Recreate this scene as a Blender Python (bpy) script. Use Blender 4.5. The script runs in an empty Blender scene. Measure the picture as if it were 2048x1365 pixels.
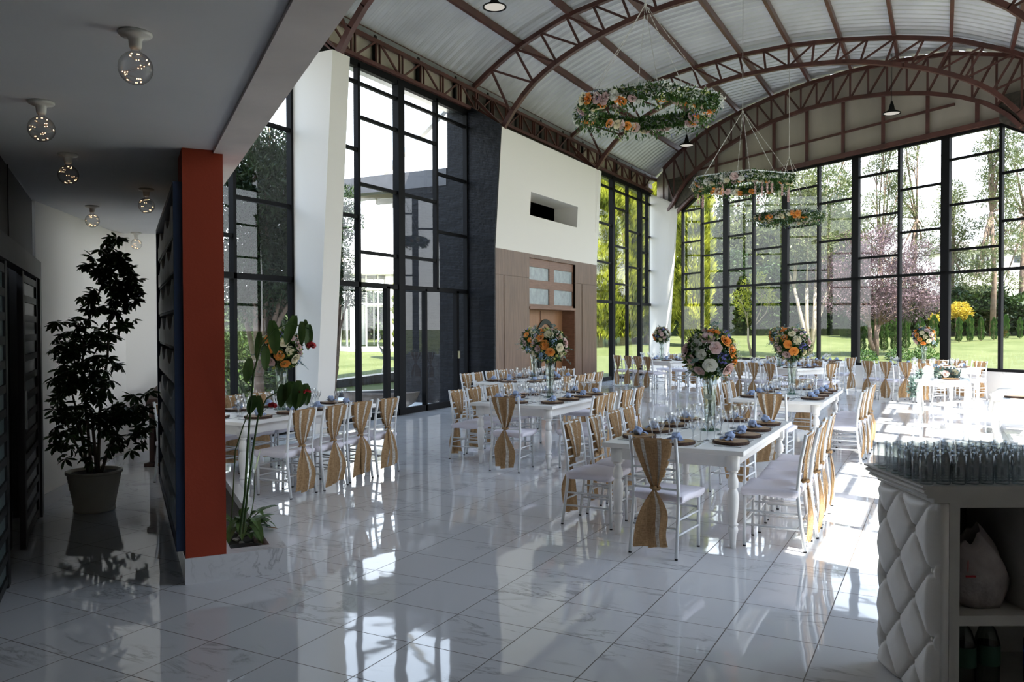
import bpy, math, random
import numpy as np
from mathutils import Vector, Matrix

R = math.radians
C = bpy.context.scene.collection
S = bpy.context.scene

# ------------------------------------------------------------------ camera, world, sun, exposure
FPX, YAW, PITCH, ROLL, EYE = 1640.0, R(27.7), R(1.0), R(0.18), 1.70
cam_d = bpy.data.cameras.new('camera')
cam_d.sensor_width = 36.0
cam_d.lens = 36.0 * FPX / 2048.0
cam_d.clip_start, cam_d.clip_end = 0.05, 600
cam = bpy.data.objects.new('camera', cam_d)
C.objects.link(cam)
fwd = Vector((-math.sin(YAW) * math.cos(PITCH), math.cos(YAW) * math.cos(PITCH), -math.sin(PITCH)))
rgt = Vector((math.cos(YAW), math.sin(YAW), 0))
dwn = fwd.cross(rgt)
r2 = rgt * math.cos(ROLL) + dwn * math.sin(ROLL)
d2 = -rgt * math.sin(ROLL) + dwn * math.cos(ROLL)
mw = Matrix(((r2.x, -d2.x, -fwd.x), (r2.y, -d2.y, -fwd.y), (r2.z, -d2.z, -fwd.z))).to_4x4()
mw.translation = (0, 0, EYE)
cam.matrix_world = mw
S.camera = cam

SKY_STRENGTH = 1.9
SUN_STRENGTH = 11.0
EXPOSURE = 1.25
world = bpy.data.worlds.new('world')
S.world = world
world.use_nodes = True
wn, wl = world.node_tree.nodes, world.node_tree.links
wn.clear()
wo = wn.new('ShaderNodeOutputWorld'); wb = wn.new('ShaderNodeBackground')
wc = wn.new('ShaderNodeTexCoord'); ws = wn.new('ShaderNodeSeparateXYZ'); wr = wn.new('ShaderNodeValToRGB')
wl.new(wc.outputs['Generated'], ws.inputs[0]); wl.new(ws.outputs['Z'], wr.inputs[0])
wr.color_ramp.elements[0].position = 0.0; wr.color_ramp.elements[0].color = (0.95, 0.97, 1.0, 1)
wr.color_ramp.elements[1].position = 0.75; wr.color_ramp.elements[1].color = (0.50, 0.68, 1.0, 1)
wl.new(wr.outputs[0], wb.inputs[0]); wb.inputs[1].default_value = SKY_STRENGTH
wl.new(wb.outputs[0], wo.inputs[0])

sun_d = bpy.data.lights.new('sun', 'SUN')
sun_d.energy = SUN_STRENGTH; sun_d.angle = R(0.53); sun_d.color = (1.0, 0.95, 0.87)
sun = bpy.data.objects.new('sun', sun_d); C.objects.link(sun)
SUN_EL = R(60)
tos = Vector((0.93 * math.cos(SUN_EL), -0.36 * math.cos(SUN_EL), math.sin(SUN_EL))).normalized()
sun.rotation_euler = tos.to_track_quat('Z', 'Y').to_euler()
sun.location = (8, -4, 15)

vs = S.view_settings
vs.view_transform = 'Standard'; vs.look = 'None'; vs.exposure = EXPOSURE; vs.gamma = 1.0
vs.use_curve_mapping = False
cy = S.cycles
cy.max_bounces = 7; cy.diffuse_bounces = 4; cy.glossy_bounces = 4; cy.transmission_bounces = 4
cy.transparent_max_bounces = 24; cy.caustics_reflective = False; cy.caustics_refractive = False
cy.sample_clamp_indirect = 8.0
cy.use_denoising = True

# ------------------------------------------------------------------ materials
MATS = {}
def new_mat(name):
    m = bpy.data.materials.new(name); m.use_nodes = True
    nt = m.node_tree; nt.nodes.clear()
    out = nt.nodes.new('ShaderNodeOutputMaterial')
    MATS[name] = m
    return m, nt, out
def N(nt, kind, **kw):
    n = nt.nodes.new('ShaderNode' + kind)
    for k, v in kw.items():
        if isinstance(v, (int, float, str, bool)) and hasattr(n, k): setattr(n, k, v)
    return n
def coords(nt, scale=(1, 1, 1), obj=True, rotz=0):
    t = N(nt, 'TexCoord'); mp = N(nt, 'Mapping')
    mp.inputs['Scale'].default_value = scale; mp.inputs['Rotation'].default_value = (0, 0, rotz)
    nt.links.new(t.outputs['Object' if obj else 'Generated'], mp.inputs['Vector'])
    return mp.outputs[0]
def worldpos(nt, scale=(1, 1, 1)):
    t = N(nt, 'NewGeometry'); mp = N(nt, 'Mapping'); mp.inputs['Scale'].default_value = scale
    nt.links.new(t.outputs['Position'], mp.inputs['Vector'])
    return mp.outputs[0]
def simple(name, col, rough=0.5, metal=0.0, var=0.0, vscale=6.0, bump=0.0, bscale=40.0, col2=None, stretch=(1, 1, 1), spec=None, sub=0.0):
    m, nt, out = new_mat(name)
    b = N(nt, 'BsdfPrincipled'); nt.links.new(b.outputs[0], out.inputs[0])
    b.inputs['Roughness'].default_value = rough; b.inputs['Metallic'].default_value = metal
    if spec is not None: b.inputs['Specular IOR Level'].default_value = spec
    c = (*col, 1)
    b.inputs['Base Color'].default_value = c
    vec = coords(nt, stretch)
    if var > 0 or col2:
        nz = N(nt, 'TexNoise'); nz.inputs['Scale'].default_value = vscale; nz.inputs['Detail'].default_value = 5
        nt.links.new(vec, nz.inputs['Vector'])
        rp = N(nt, 'ValToRGB'); e = rp.color_ramp.elements
        e[0].position = 0.3; e[1].position = 0.7
        if col2: e[0].color = (*col2, 1); e[1].color = c
        else:
            e[0].color = (*[x * (1 - var) for x in col], 1); e[1].color = (*[min(1, x * (1 + var)) for x in col], 1)
        nt.links.new(nz.outputs['Fac'], rp.inputs[0]); nt.links.new(rp.outputs[0], b.inputs['Base Color'])
    if bump > 0:
        nb = N(nt, 'TexNoise'); nb.inputs['Scale'].default_value = bscale; nb.inputs['Detail'].default_value = 4
        nt.links.new(vec, nb.inputs['Vector'])
        bp = N(nt, 'Bump'); bp.inputs['Strength'].default_value = bump; bp.inputs['Distance'].default_value = 0.01
        nt.links.new(nb.outputs['Fac'], bp.inputs['Height']); nt.links.new(bp.outputs[0], b.inputs['Normal'])
    return m
def leafmat(name, c1, c2, trans=0.35, rough=0.5, scale=2.5):
    m, nt, out = new_mat(name)
    b = N(nt, 'BsdfPrincipled'); b.inputs['Roughness'].default_value = rough
    b.inputs['Specular IOR Level'].default_value = 0.3
    tr = N(nt, 'BsdfTranslucent'); mx = N(nt, 'MixShader'); mx.inputs[0].default_value = trans
    nz = N(nt, 'TexNoise'); nz.inputs['Scale'].default_value = scale; nz.inputs['Detail'].default_value = 6
    nt.links.new(coords(nt), nz.inputs['Vector'])
    rp = N(nt, 'ValToRGB'); e = rp.color_ramp.elements
    e[0].position = 0.36; e[1].position = 0.64; e[0].color = (*c1, 1); e[1].color = (*c2, 1)
    nt.links.new(nz.outputs['Fac'], rp.inputs[0])
    nt.links.new(rp.outputs[0], b.inputs['Base Color']); nt.links.new(rp.outputs[0], tr.inputs['Color'])
    nt.links.new(b.outputs[0], mx.inputs[1]); nt.links.new(tr.outputs[0], mx.inputs[2]); nt.links.new(mx.outputs[0], out.inputs[0])
    return m
def glassmat(name, tint=(1, 1, 1), edge=(0.6, 0.63, 0.65), refl=1.0, base=0.02, edge2=1.0):
    # thin glass: clear straight on, reflecting and greyer towards its edges
    m, nt, out = new_mat(name)
    tp = N(nt, 'BsdfTransparent'); gl = N(nt, 'BsdfGlossy'); gl.inputs['Roughness'].default_value = 0.0
    lw = N(nt, 'LayerWeight'); lw.inputs['Blend'].default_value = 0.5
    rp = N(nt, 'ValToRGB'); e = rp.color_ramp.elements
    e[0].position = 0.25; e[0].color = (*tint, 1); e[1].position = 1.0; e[1].color = (*[q * edge2 for q in edge], 1)
    if edge2 < 1: e.new(0.72).color = (*edge, 1)
    nt.links.new(lw.outputs['Facing'], rp.inputs[0]); nt.links.new(rp.outputs[0], tp.inputs[0])
    pw = N(nt, 'Math', operation='POWER'); pw.inputs[1].default_value = 5.0; nt.links.new(lw.outputs['Facing'], pw.inputs[0])
    ma = N(nt, 'Math', operation='MULTIPLY_ADD'); ma.inputs[1].default_value = min(0.96, refl * 0.6); ma.inputs[2].default_value = base + 0.04 * refl
    ma.use_clamp = True
    nt.links.new(pw.outputs[0], ma.inputs[0])
    mx = N(nt, 'MixShader'); nt.links.new(ma.outputs[0], mx.inputs[0])
    nt.links.new(tp.outputs[0], mx.inputs[1]); nt.links.new(gl.outputs[0], mx.inputs[2]); nt.links.new(mx.outputs[0], out.inputs[0])
    return m

def marble(name, tile=None, origin=(0, 0), rough=0.04, base=(0.70, 0.70, 0.71), rot=0.0, wav=0.03):
    m, nt, out = new_mat(name); L = nt.links
    b = N(nt, 'BsdfPrincipled'); L.new(b.outputs[0], out.inputs[0]); b.inputs['Roughness'].default_value = rough
    b.inputs['Specular IOR Level'].default_value = 0.6
    vec = worldpos(nt)
    if rot:
        vr = N(nt, 'VectorRotate', rotation_type='Z_AXIS'); vr.inputs['Angle'].default_value = rot
        L.new(vec, vr.inputs['Vector']); vec = vr.outputs[0]
    src = vec
    if tile:
        sub = N(nt, 'VectorMath', operation='SUBTRACT'); sub.inputs[1].default_value = (origin[0], origin[1], 0); L.new(vec, sub.inputs[0])
        sc = N(nt, 'VectorMath', operation='SCALE'); sc.inputs['Scale'].default_value = 1 / tile; L.new(sub.outputs[0], sc.inputs[0])
        fl = N(nt, 'VectorMath', operation='FLOOR'); L.new(sc.outputs[0], fl.inputs[0])
        wn_ = N(nt, 'TexWhiteNoise', noise_dimensions='3D')
        sep0 = N(nt, 'SeparateXYZ'); L.new(fl.outputs[0], sep0.inputs[0])
        cb = N(nt, 'CombineXYZ'); L.new(sep0.outputs[0], cb.inputs[0]); L.new(sep0.outputs[1], cb.inputs[1])
        L.new(cb.outputs[0], wn_.inputs['Vector'])
        off = N(nt, 'VectorMath', operation='SCALE'); off.inputs['Scale'].default_value = 13.0; L.new(wn_.outputs['Color'], off.inputs[0])
        ad = N(nt, 'VectorMath', operation='ADD'); L.new(vec, ad.inputs[0]); L.new(off.outputs[0], ad.inputs[1]); src = ad.outputs[0]
    mp = N(nt, 'Mapping'); mp.inputs['Scale'].default_value = (1.0, 3.2, 1.6); mp.inputs['Rotation'].default_value = (0, 0, R(-35)); L.new(src, mp.inputs['Vector'])
    nz = N(nt, 'TexNoise'); nz.inputs['Scale'].default_value = 1.3; nz.inputs['Detail'].default_value = 7; nz.inputs['Roughness'].default_value = 0.6; nz.inputs['Distortion'].default_value = 0.8
    L.new(mp.outputs[0], nz.inputs['Vector'])
    s1 = N(nt, 'Math', operation='SUBTRACT'); s1.inputs[1].default_value = 0.5; L.new(nz.outputs['Fac'], s1.inputs[0])
    a1 = N(nt, 'Math', operation='ABSOLUTE'); L.new(s1.outputs[0], a1.inputs[0])
    rp = N(nt, 'ValToRGB'); e = rp.color_ramp.elements
    e[0].position = 0.0; e[0].color = (0.40, 0.39, 0.39, 1); e[1].position = 0.035; e[1].color = (*base, 1)
    e.new(0.016).color = (*[x * 0.86 for x in base], 1)
    L.new(a1.outputs[0], rp.inputs[0])
    n2 = N(nt, 'TexNoise'); n2.inputs['Scale'].default_value = 1.6; n2.inputs['Detail'].default_value = 2; L.new(src, n2.inputs['Vector'])
    rp2 = N(nt, 'ValToRGB'); rp2.color_ramp.elements[0].position = 0.50; rp2.color_ramp.elements[1].position = 0.66
    L.new(n2.outputs['Fac'], rp2.inputs[0])
    mx = N(nt, 'Mix', data_type='RGBA'); mx.inputs['A'].default_value = (*base, 1)
    L.new(rp2.outputs[0], mx.inputs['Factor']); L.new(rp.outputs[0], mx.inputs['B'])
    col = mx.outputs['Result']
    if tile:
        fr = N(nt, 'VectorMath', operation='FRACTION'); L.new(sc.outputs[0], fr.inputs[0])
        sp = N(nt, 'SeparateXYZ'); L.new(fr.outputs[0], sp.inputs[0])
        outs = []
        for ax in (0, 1):
            pp = N(nt, 'Math', operation='PINGPONG'); pp.inputs[1].default_value = 0.5; L.new(sp.outputs[ax], pp.inputs[0]); outs.append(pp.outputs[0])
        mn = N(nt, 'Math', operation='MINIMUM'); L.new(outs[0], mn.inputs[0]); L.new(outs[1], mn.inputs[1])
        lt = N(nt, 'Math', operation='LESS_THAN'); lt.inputs[1].default_value = 0.0062; L.new(mn.outputs[0], lt.inputs[0])
        g = N(nt, 'Mix', data_type='RGBA'); g.inputs['B'].default_value = (0.11, 0.09, 0.08, 1)
        L.new(lt.outputs[0], g.inputs['Factor']); L.new(col, g.inputs['A']); col = g.outputs['Result']
        rr = N(nt, 'Math', operation='MULTIPLY_ADD'); rr.inputs[1].default_value = 0.5; rr.inputs[2].default_value = rough
        L.new(lt.outputs[0], rr.inputs[0]); L.new(rr.outputs[0], b.inputs['Roughness'])
        wv = N(nt, 'TexNoise'); wv.inputs['Scale'].default_value = 3.2; wv.inputs['Detail'].default_value = 1.5; L.new(src, wv.inputs['Vector'])
        bp = N(nt, 'Bump'); bp.inputs['Strength'].default_value = wav; bp.inputs['Distance'].default_value = 0.05
        L.new(wv.outputs['Fac'], bp.inputs['Height']); L.new(bp.outputs[0], b.inputs['Normal'])
    L.new(col, b.inputs['Base Color'])
    return m

def woodmat(name, c1, c2, rough=0.45, stretch=(9, 9, 0.5), scale=3.0):
    m, nt, out = new_mat(name); L = nt.links
    b = N(nt, 'BsdfPrincipled'); L.new(b.outputs[0], out.inputs[0]); b.inputs['Roughness'].default_value = rough
    nz = N(nt, 'TexNoise'); nz.inputs['Scale'].default_value = scale; nz.inputs['Detail'].default_value = 8; nz.inputs['Roughness'].default_value = 0.65
    L.new(coords(nt, stretch), nz.inputs['Vector'])
    rp = N(nt, 'ValToRGB'); e = rp.color_ramp.elements; e[0].position = 0.32; e[0].color = (*c1, 1); e[1].position = 0.68; e[1].color = (*c2, 1)
    L.new(nz.outputs['Fac'], rp.inputs[0]); L.new(rp.outputs[0], b.inputs['Base Color'])
    return m

def stackstone(name):
    m, nt, out = new_mat(name); L = nt.links
    b = N(nt, 'BsdfPrincipled'); L.new(b.outputs[0], out.inputs[0]); b.inputs['Roughness'].default_value = 0.55
    g = N(nt, 'TexCoord'); sp = N(nt, 'SeparateXYZ'); L.new(g.outputs['Object'], sp.inputs[0])
    ad = N(nt, 'Math', operation='ADD'); L.new(sp.outputs[0], ad.inputs[0]); L.new(sp.outputs[1], ad.inputs[1])
    cb = N(nt, 'CombineXYZ'); L.new(ad.outputs[0], cb.inputs[0]); L.new(sp.outputs[2], cb.inputs[1])
    br = N(nt, 'TexBrick'); br.inputs['Scale'].default_value = 1.0; br.inputs['Brick Width'].default_value = 0.32; br.inputs['Row Height'].default_value = 0.036
    br.inputs['Mortar Size'].default_value = 0.004; br.inputs['Color1'].default_value = (0.005, 0.006, 0.009, 1); br.inputs['Color2'].default_value = (0.012, 0.014, 0.019, 1); b.inputs['Specular IOR Level'].default_value = 0.2
    br.inputs['Mortar'].default_value = (0.003, 0.003, 0.004, 1); br.offset = 0.37
    L.new(cb.outputs[0], br.inputs['Vector']); L.new(br.outputs['Color'], b.inputs['Base Color'])
    nz = N(nt, 'TexNoise'); nz.inputs['Scale'].default_value = 9; L.new(g.outputs['Object'], nz.inputs['Vector'])
    a2 = N(nt, 'Math', operation='SUBTRACT'); L.new(nz.outputs['Fac'], a2.inputs[0]); L.new(br.outputs['Fac'], a2.inputs[1])
    bp = N(nt, 'Bump'); bp.inputs['Strength'].default_value = 0.9; bp.inputs['Distance'].default_value = 0.02
    L.new(a2.outputs[0], bp.inputs['Height']); L.new(bp.outputs[0], b.inputs['Normal'])
    return m

def weave(name, col, col2, sx=260.0):
    # burlap or woven cover: fine crossing threads in UV space of the object
    m, nt, out = new_mat(name); L = nt.links
    b = N(nt, 'BsdfPrincipled'); b.inputs['Roughness'].default_value = 0.9; b.inputs['Specular IOR Level'].default_value = 0.1
    tr = N(nt, 'BsdfTranslucent'); mx = N(nt, 'MixShader'); mx.inputs[0].default_value = 0.25
    nz = N(nt, 'TexNoise'); nz.inputs['Scale'].default_value = 1.0; nz.inputs['Detail'].default_value = 3
    L.new(coords(nt, (sx, sx, 22)), nz.inputs['Vector'])
    n2 = N(nt, 'TexNoise'); n2.inputs['Scale'].default_value = 1.0; n2.inputs['Detail'].default_value = 3
    L.new(coords(nt, (22, 22, sx)), n2.inputs['Vector'])
    ad = N(nt, 'Math', operation='ADD'); L.new(nz.outputs['Fac'], ad.inputs[0]); L.new(n2.outputs['Fac'], ad.inputs[1])
    hf = N(nt, 'Math', operation='MULTIPLY'); hf.inputs[1].default_value = 0.5; L.new(ad.outputs[0], hf.inputs[0])
    rp = N(nt, 'ValToRGB'); e = rp.color_ramp.elements; e[0].position = 0.40; e[0].color = (*col2, 1); e[1].position = 0.60; e[1].color = (*col, 1)
    L.new(hf.outputs[0], rp.inputs[0])
    L.new(rp.outputs[0], b.inputs['Base Color']); L.new(rp.outputs[0], tr.inputs['Color'])
    L.new(b.outputs[0], mx.inputs[1]); L.new(tr.outputs[0], mx.inputs[2]); L.new(mx.outputs[0], out.inputs[0])
    return m

def slicemat(name):
    m, nt, out = new_mat(name); L = nt.links
    b = N(nt, 'BsdfPrincipled'); L.new(b.outputs[0], out.inputs[0]); b.inputs['Roughness'].default_value = 0.4
    wv = N(nt, 'TexWave', wave_type='RINGS', rings_direction='Z'); wv.inputs['Scale'].default_value = 22; wv.inputs['Distortion'].default_value = 2.5; wv.inputs['Detail'].default_value = 3
    L.new(coords(nt), wv.inputs['Vector'])
    gr = N(nt, 'TexGradient', gradient_type='SPHERICAL'); L.new(coords(nt, (6.2, 6.2, 1)), gr.inputs['Vector'])
    rp = N(nt, 'ValToRGB'); e = rp.color_ramp.elements; e[0].position = 0.0; e[0].color = (0.42, 0.24, 0.10, 1); e[1].position = 1.0; e[1].color = (0.16, 0.07, 0.03, 1)
    e.new(0.55).color = (0.40, 0.22, 0.09, 1)
    L.new(gr.outputs['Color'], rp.inputs[0])
    r2_ = N(nt, 'ValToRGB'); r2_.color_ramp.elements[0].color = (0.72, 0.72, 0.72, 1); L.new(wv.outputs['Fac'], r2_.inputs[0])
    mx = N(nt, 'Mix', data_type='RGBA', blend_type='MULTIPLY'); mx.inputs['Factor'].default_value = 1.0
    L.new(rp.outputs[0], mx.inputs['A']); L.new(r2_.outputs[0], mx.inputs['B']); L.new(mx.outputs['Result'], b.inputs['Base Color'])
    return m

def emit(name, col, s):
    m, nt, out = new_mat(name); e = N(nt, 'Emission'); e.inputs[0].default_value = (*col, 1); e.inputs[1].default_value = s
    nt.links.new(e.outputs[0], out.inputs[0]); return m

FLOOR = marble('floor_marble_tile', tile=0.487, origin=(-0.58, 5.09), rough=0.035)
MARBLE = marble('marble_slab', rough=0.12, base=(0.66, 0.65, 0.65))
WHITE = simple('white_paint', (0.80, 0.76, 0.70), 0.7, bump=0.05, bscale=90)
CEILP = simple('ceiling_paint', (0.74, 0.73, 0.73), 0.8, var=0.03, vscale=1.5)
BEAMP = simple('beam_plaster', (0.78, 0.70, 0.66), 0.75, var=0.10, vscale=2.2, bump=0.25, bscale=12)
BLACKMETAL = simple('black_metal', (0.004, 0.004, 0.005), 0.6, spec=0.15)
BROWNSTEEL = simple('red_brown_steel', (0.085, 0.030, 0.024), 0.45, var=0.25, vscale=3)
ROOFM = simple('galvanised_roof', (0.56, 0.55, 0.56), 0.38, metal=0.35, var=0.12, vscale=1.2, bump=0.15, bscale=6)
CLAD = simple('cream_cladding', (0.42, 0.37, 0.31), 0.7, var=0.16, vscale=1.0, stretch=(1, 1, 0.25))
GUTTER = simple('gutter_metal', (0.35, 0.37, 0.38), 0.35, metal=0.8, var=0.1)
STONE = stackstone('black_stacked_stone')
WOODP = woodmat('walnut_panel', (0.11, 0.062, 0.036), (0.21, 0.125, 0.078))
WOODD = woodmat('door_oak', (0.24, 0.11, 0.045), (0.33, 0.165, 0.075), stretch=(14, 14, 0.6))
WOODF = woodmat('transom_wood', (0.15, 0.07, 0.038), (0.24, 0.12, 0.07), stretch=(2, 1, 12))
DARKWOOD = simple('dark_door_wood', (0.010, 0.010, 0.011), 0.5, var=0.2)
DARKPANEL = simple('dark_wall_panel', (0.035, 0.033, 0.034), 0.6, var=0.15, vscale=4)
FROST = simple('frosted_glass', (0.35, 0.40, 0.40), 0.25, var=0.15, vscale=8)
ORANGE = simple('burnt_orange_paint', (0.30, 0.032, 0.006), 0.7, bump=0.1, bscale=60)
BLUE = simple('navy_blue_paint', (0.005, 0.018, 0.055), 0.5)
GREYBOARD = simple('grey_wavy_board', (0.52, 0.53, 0.54), 0.55, var=0.18, vscale=5)
BLACKP = simple('black_paint', (0.006, 0.006, 0.007), 0.6)
PANE = glassmat('window_glass', tint=(0.96, 0.98, 0.97), edge=(0.85, 0.9, 0.88), refl=1.1, base=0.01)
GLOBE = glassmat('globe_glass', tint=(0.97, 0.97, 0.97), edge=(0.6, 0.58, 0.56), refl=0.8, base=0.0)
GLASS = glassmat('table_glass', tint=(0.93, 0.94, 0.95), edge=(0.50, 0.53, 0.56), refl=1.6, base=0.18, edge2=0.15)
VASEG = glassmat('vase_glass', tint=(0.95, 0.98, 0.97), edge=(0.5, 0.58, 0.56), refl=1.5, base=0.05)
GREENG = glassmat('green_glass_foot', tint=(0.35, 0.62, 0.55), edge=(0.10, 0.25, 0.22), refl=1.2, base=0.05)
TABLEW = simple('table_white_paint', (0.87, 0.85, 0.82), 0.35, var=0.03, vscale=8)
CHAIRW = simple('chair_white_paint', (0.78, 0.79, 0.80), 0.3)
SEATC = simple('lilac_seat_cloth', (0.82, 0.78, 0.85), 0.85, bump=0.2, bscale=25)
BURLAP = weave('burlap', (0.50, 0.33, 0.18), (0.30, 0.18, 0.09))
LACE = weave('lace', (0.86, 0.84, 0.78), (0.50, 0.42, 0.34), sx=120.0)
SLICE = slicemat('wood_slice_top'); BARK = simple('bark', (0.06, 0.03, 0.018), 0.9, var=0.5, vscale=40, bump=0.8, bscale=90)
NAPKIN = simple('blue_napkin', (0.36, 0.45, 0.66), 0.8, bump=0.2, bscale=50)
STEEL = simple('cutlery_steel', (0.30, 0.30, 0.31), 0.2, metal=1.0)
LAWN = None
SOIL = simple('soil', (0.03, 0.022, 0.016), 0.95, bump=0.6, bscale=50)
PEBBLE = simple('pebble', (0.42, 0.38, 0.34), 0.6, var=0.3, vscale=9)
POTM = simple('woven_pot', (0.72, 0.66, 0.54), 0.6)
TUMB = glassmat('tumbler_glass', tint=(0.96, 0.97, 0.97), edge=(0.60, 0.63, 0.65), refl=1.2, base=0.03, edge2=0.3)
BARKT = simple('tree_bark', (0.16, 0.11, 0.08), 0.9, var=0.35, vscale=6, bump=0.5)
PALEBARK = simple('pale_bark', (0.30, 0.25, 0.18), 0.85, var=0.25, vscale=4)
TUFT = simple('white_leatherette', (0.76, 0.73, 0.69), 0.4, bump=0.08, bscale=60)
TRIMW = simple('bar_white_paint', (0.50, 0.48, 0.44), 0.4, var=0.06, vscale=10)
ROPE = simple('white_rope', (0.55, 0.53, 0.50), 0.8)
PORC = simple('white_porcelain', (0.72, 0.70, 0.66), 0.3)
LED = emit('warm_led', (1.0, 0.62, 0.32), 2.2)
LAMPE = emit('lamp_disc', (1.0, 0.95, 0.85), 0.25)
BROWNW = simple('dark_mahogany', (0.045, 0.018, 0.013), 0.5, var=0.25)

def lawnmat():
    m, nt, out = new_mat('lawn'); L = nt.links
    b = N(nt, 'BsdfPrincipled'); L.new(b.outputs[0], out.inputs[0]); b.inputs['Roughness'].default_value = 0.9; b.inputs['Specular IOR Level'].default_value = 0.1
    n1 = N(nt, 'TexNoise'); n1.inputs['Scale'].default_value = 0.5; n1.inputs['Detail'].default_value = 8; n1.inputs['Roughness'].default_value = 0.75; L.new(worldpos(nt), n1.inputs['Vector'])
    rp = N(nt, 'ValToRGB'); e = rp.color_ramp.elements; e[0].position = 0.35; e[0].color = (0.055, 0.070, 0.022, 1); e[1].position = 0.65; e[1].color = (0.10, 0.112, 0.046, 1)
    L.new(n1.outputs['Fac'], rp.inputs[0]); L.new(rp.outputs[0], b.inputs['Base Color'])
    return m
LAWN = lawnmat()
DECK = simple('pale_terrace', (0.85, 0.84, 0.82), 0.35, var=0.06, vscale=2)
BLACKTILE = simple('black_pool_tile', (0.03, 0.032, 0.036), 0.35, var=0.3, vscale=6)
WATER = simple('pool_water', (0.30, 0.36, 0.40), 0.05)
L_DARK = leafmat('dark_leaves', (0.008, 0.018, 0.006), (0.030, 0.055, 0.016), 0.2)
L_HEDGE = leafmat('hedge_leaves', (0.010, 0.022, 0.008), (0.05, 0.085, 0.02), 0.2, scale=0.7)
L_GOLD = leafmat('golden_cypress_leaves', (0.09, 0.12, 0.014), (0.44, 0.45, 0.055), 0.35, scale=1.8)
L_GREEN = leafmat('cypress_leaves', (0.015, 0.045, 0.010), (0.07, 0.14, 0.025), 0.2, scale=1.8)
L_OLIVE = leafmat('eucalyptus_leaves', (0.05, 0.07, 0.025), (0.17, 0.19, 0.08), 0.35, scale=0.8)
L_PLUM = leafmat('plum_leaves', (0.06, 0.04, 0.045), (0.26, 0.18, 0.20), 0.3, scale=1.2)
L_YELLOW = leafmat('yellow_shrub_leaves', (0.30, 0.22, 0.02), (0.55, 0.40, 0.04), 0.3)
L_POT = leafmat('potted_plant_leaves', (0.030, 0.060, 0.022), (0.09, 0.16, 0.055), 0.2, rough=0.3, scale=5)
L_ANTH = leafmat('broad_plant_leaves', (0.035, 0.075, 0.02), (0.09, 0.16, 0.045), 0.25, rough=0.35, scale=4)
L_FLOR = leafmat('florist_leaves', (0.012, 0.04, 0.008), (0.06, 0.13, 0.02), 0.2, scale=14)
L_EUC = leafmat('silver_sprig_leaves', (0.09, 0.15, 0.13), (0.20, 0.28, 0.25), 0.2, scale=12)
def petal(name, c, c2): return leafmat(name, c2, c, 0.3, rough=0.7, scale=18)
P_PINK = petal('pale_pink_petals', (0.78, 0.62, 0.58), (0.62, 0.40, 0.38))
P_CREAM = petal('cream_petals', (0.85, 0.80, 0.62), (0.75, 0.66, 0.42))
P_ORANGE = petal('orange_petals', (0.90, 0.44, 0.10), (0.80, 0.26, 0.05))
P_WHITE = petal('white_petals', (0.88, 0.87, 0.82), (0.7, 0.7, 0.6))
P_BLUE = petal('blue_petals', (0.38, 0.52, 0.68), (0.22, 0.33, 0.52))
P_VIOLET = petal('violet_petals', (0.22, 0.22, 0.55), (0.14, 0.12, 0.40))
P_YEL = petal('yellow_green_petals', (0.70, 0.70, 0.25), (0.45, 0.50, 0.12))
RED = simple('red_bloom', (0.55, 0.015, 0.02), 0.6)

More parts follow.
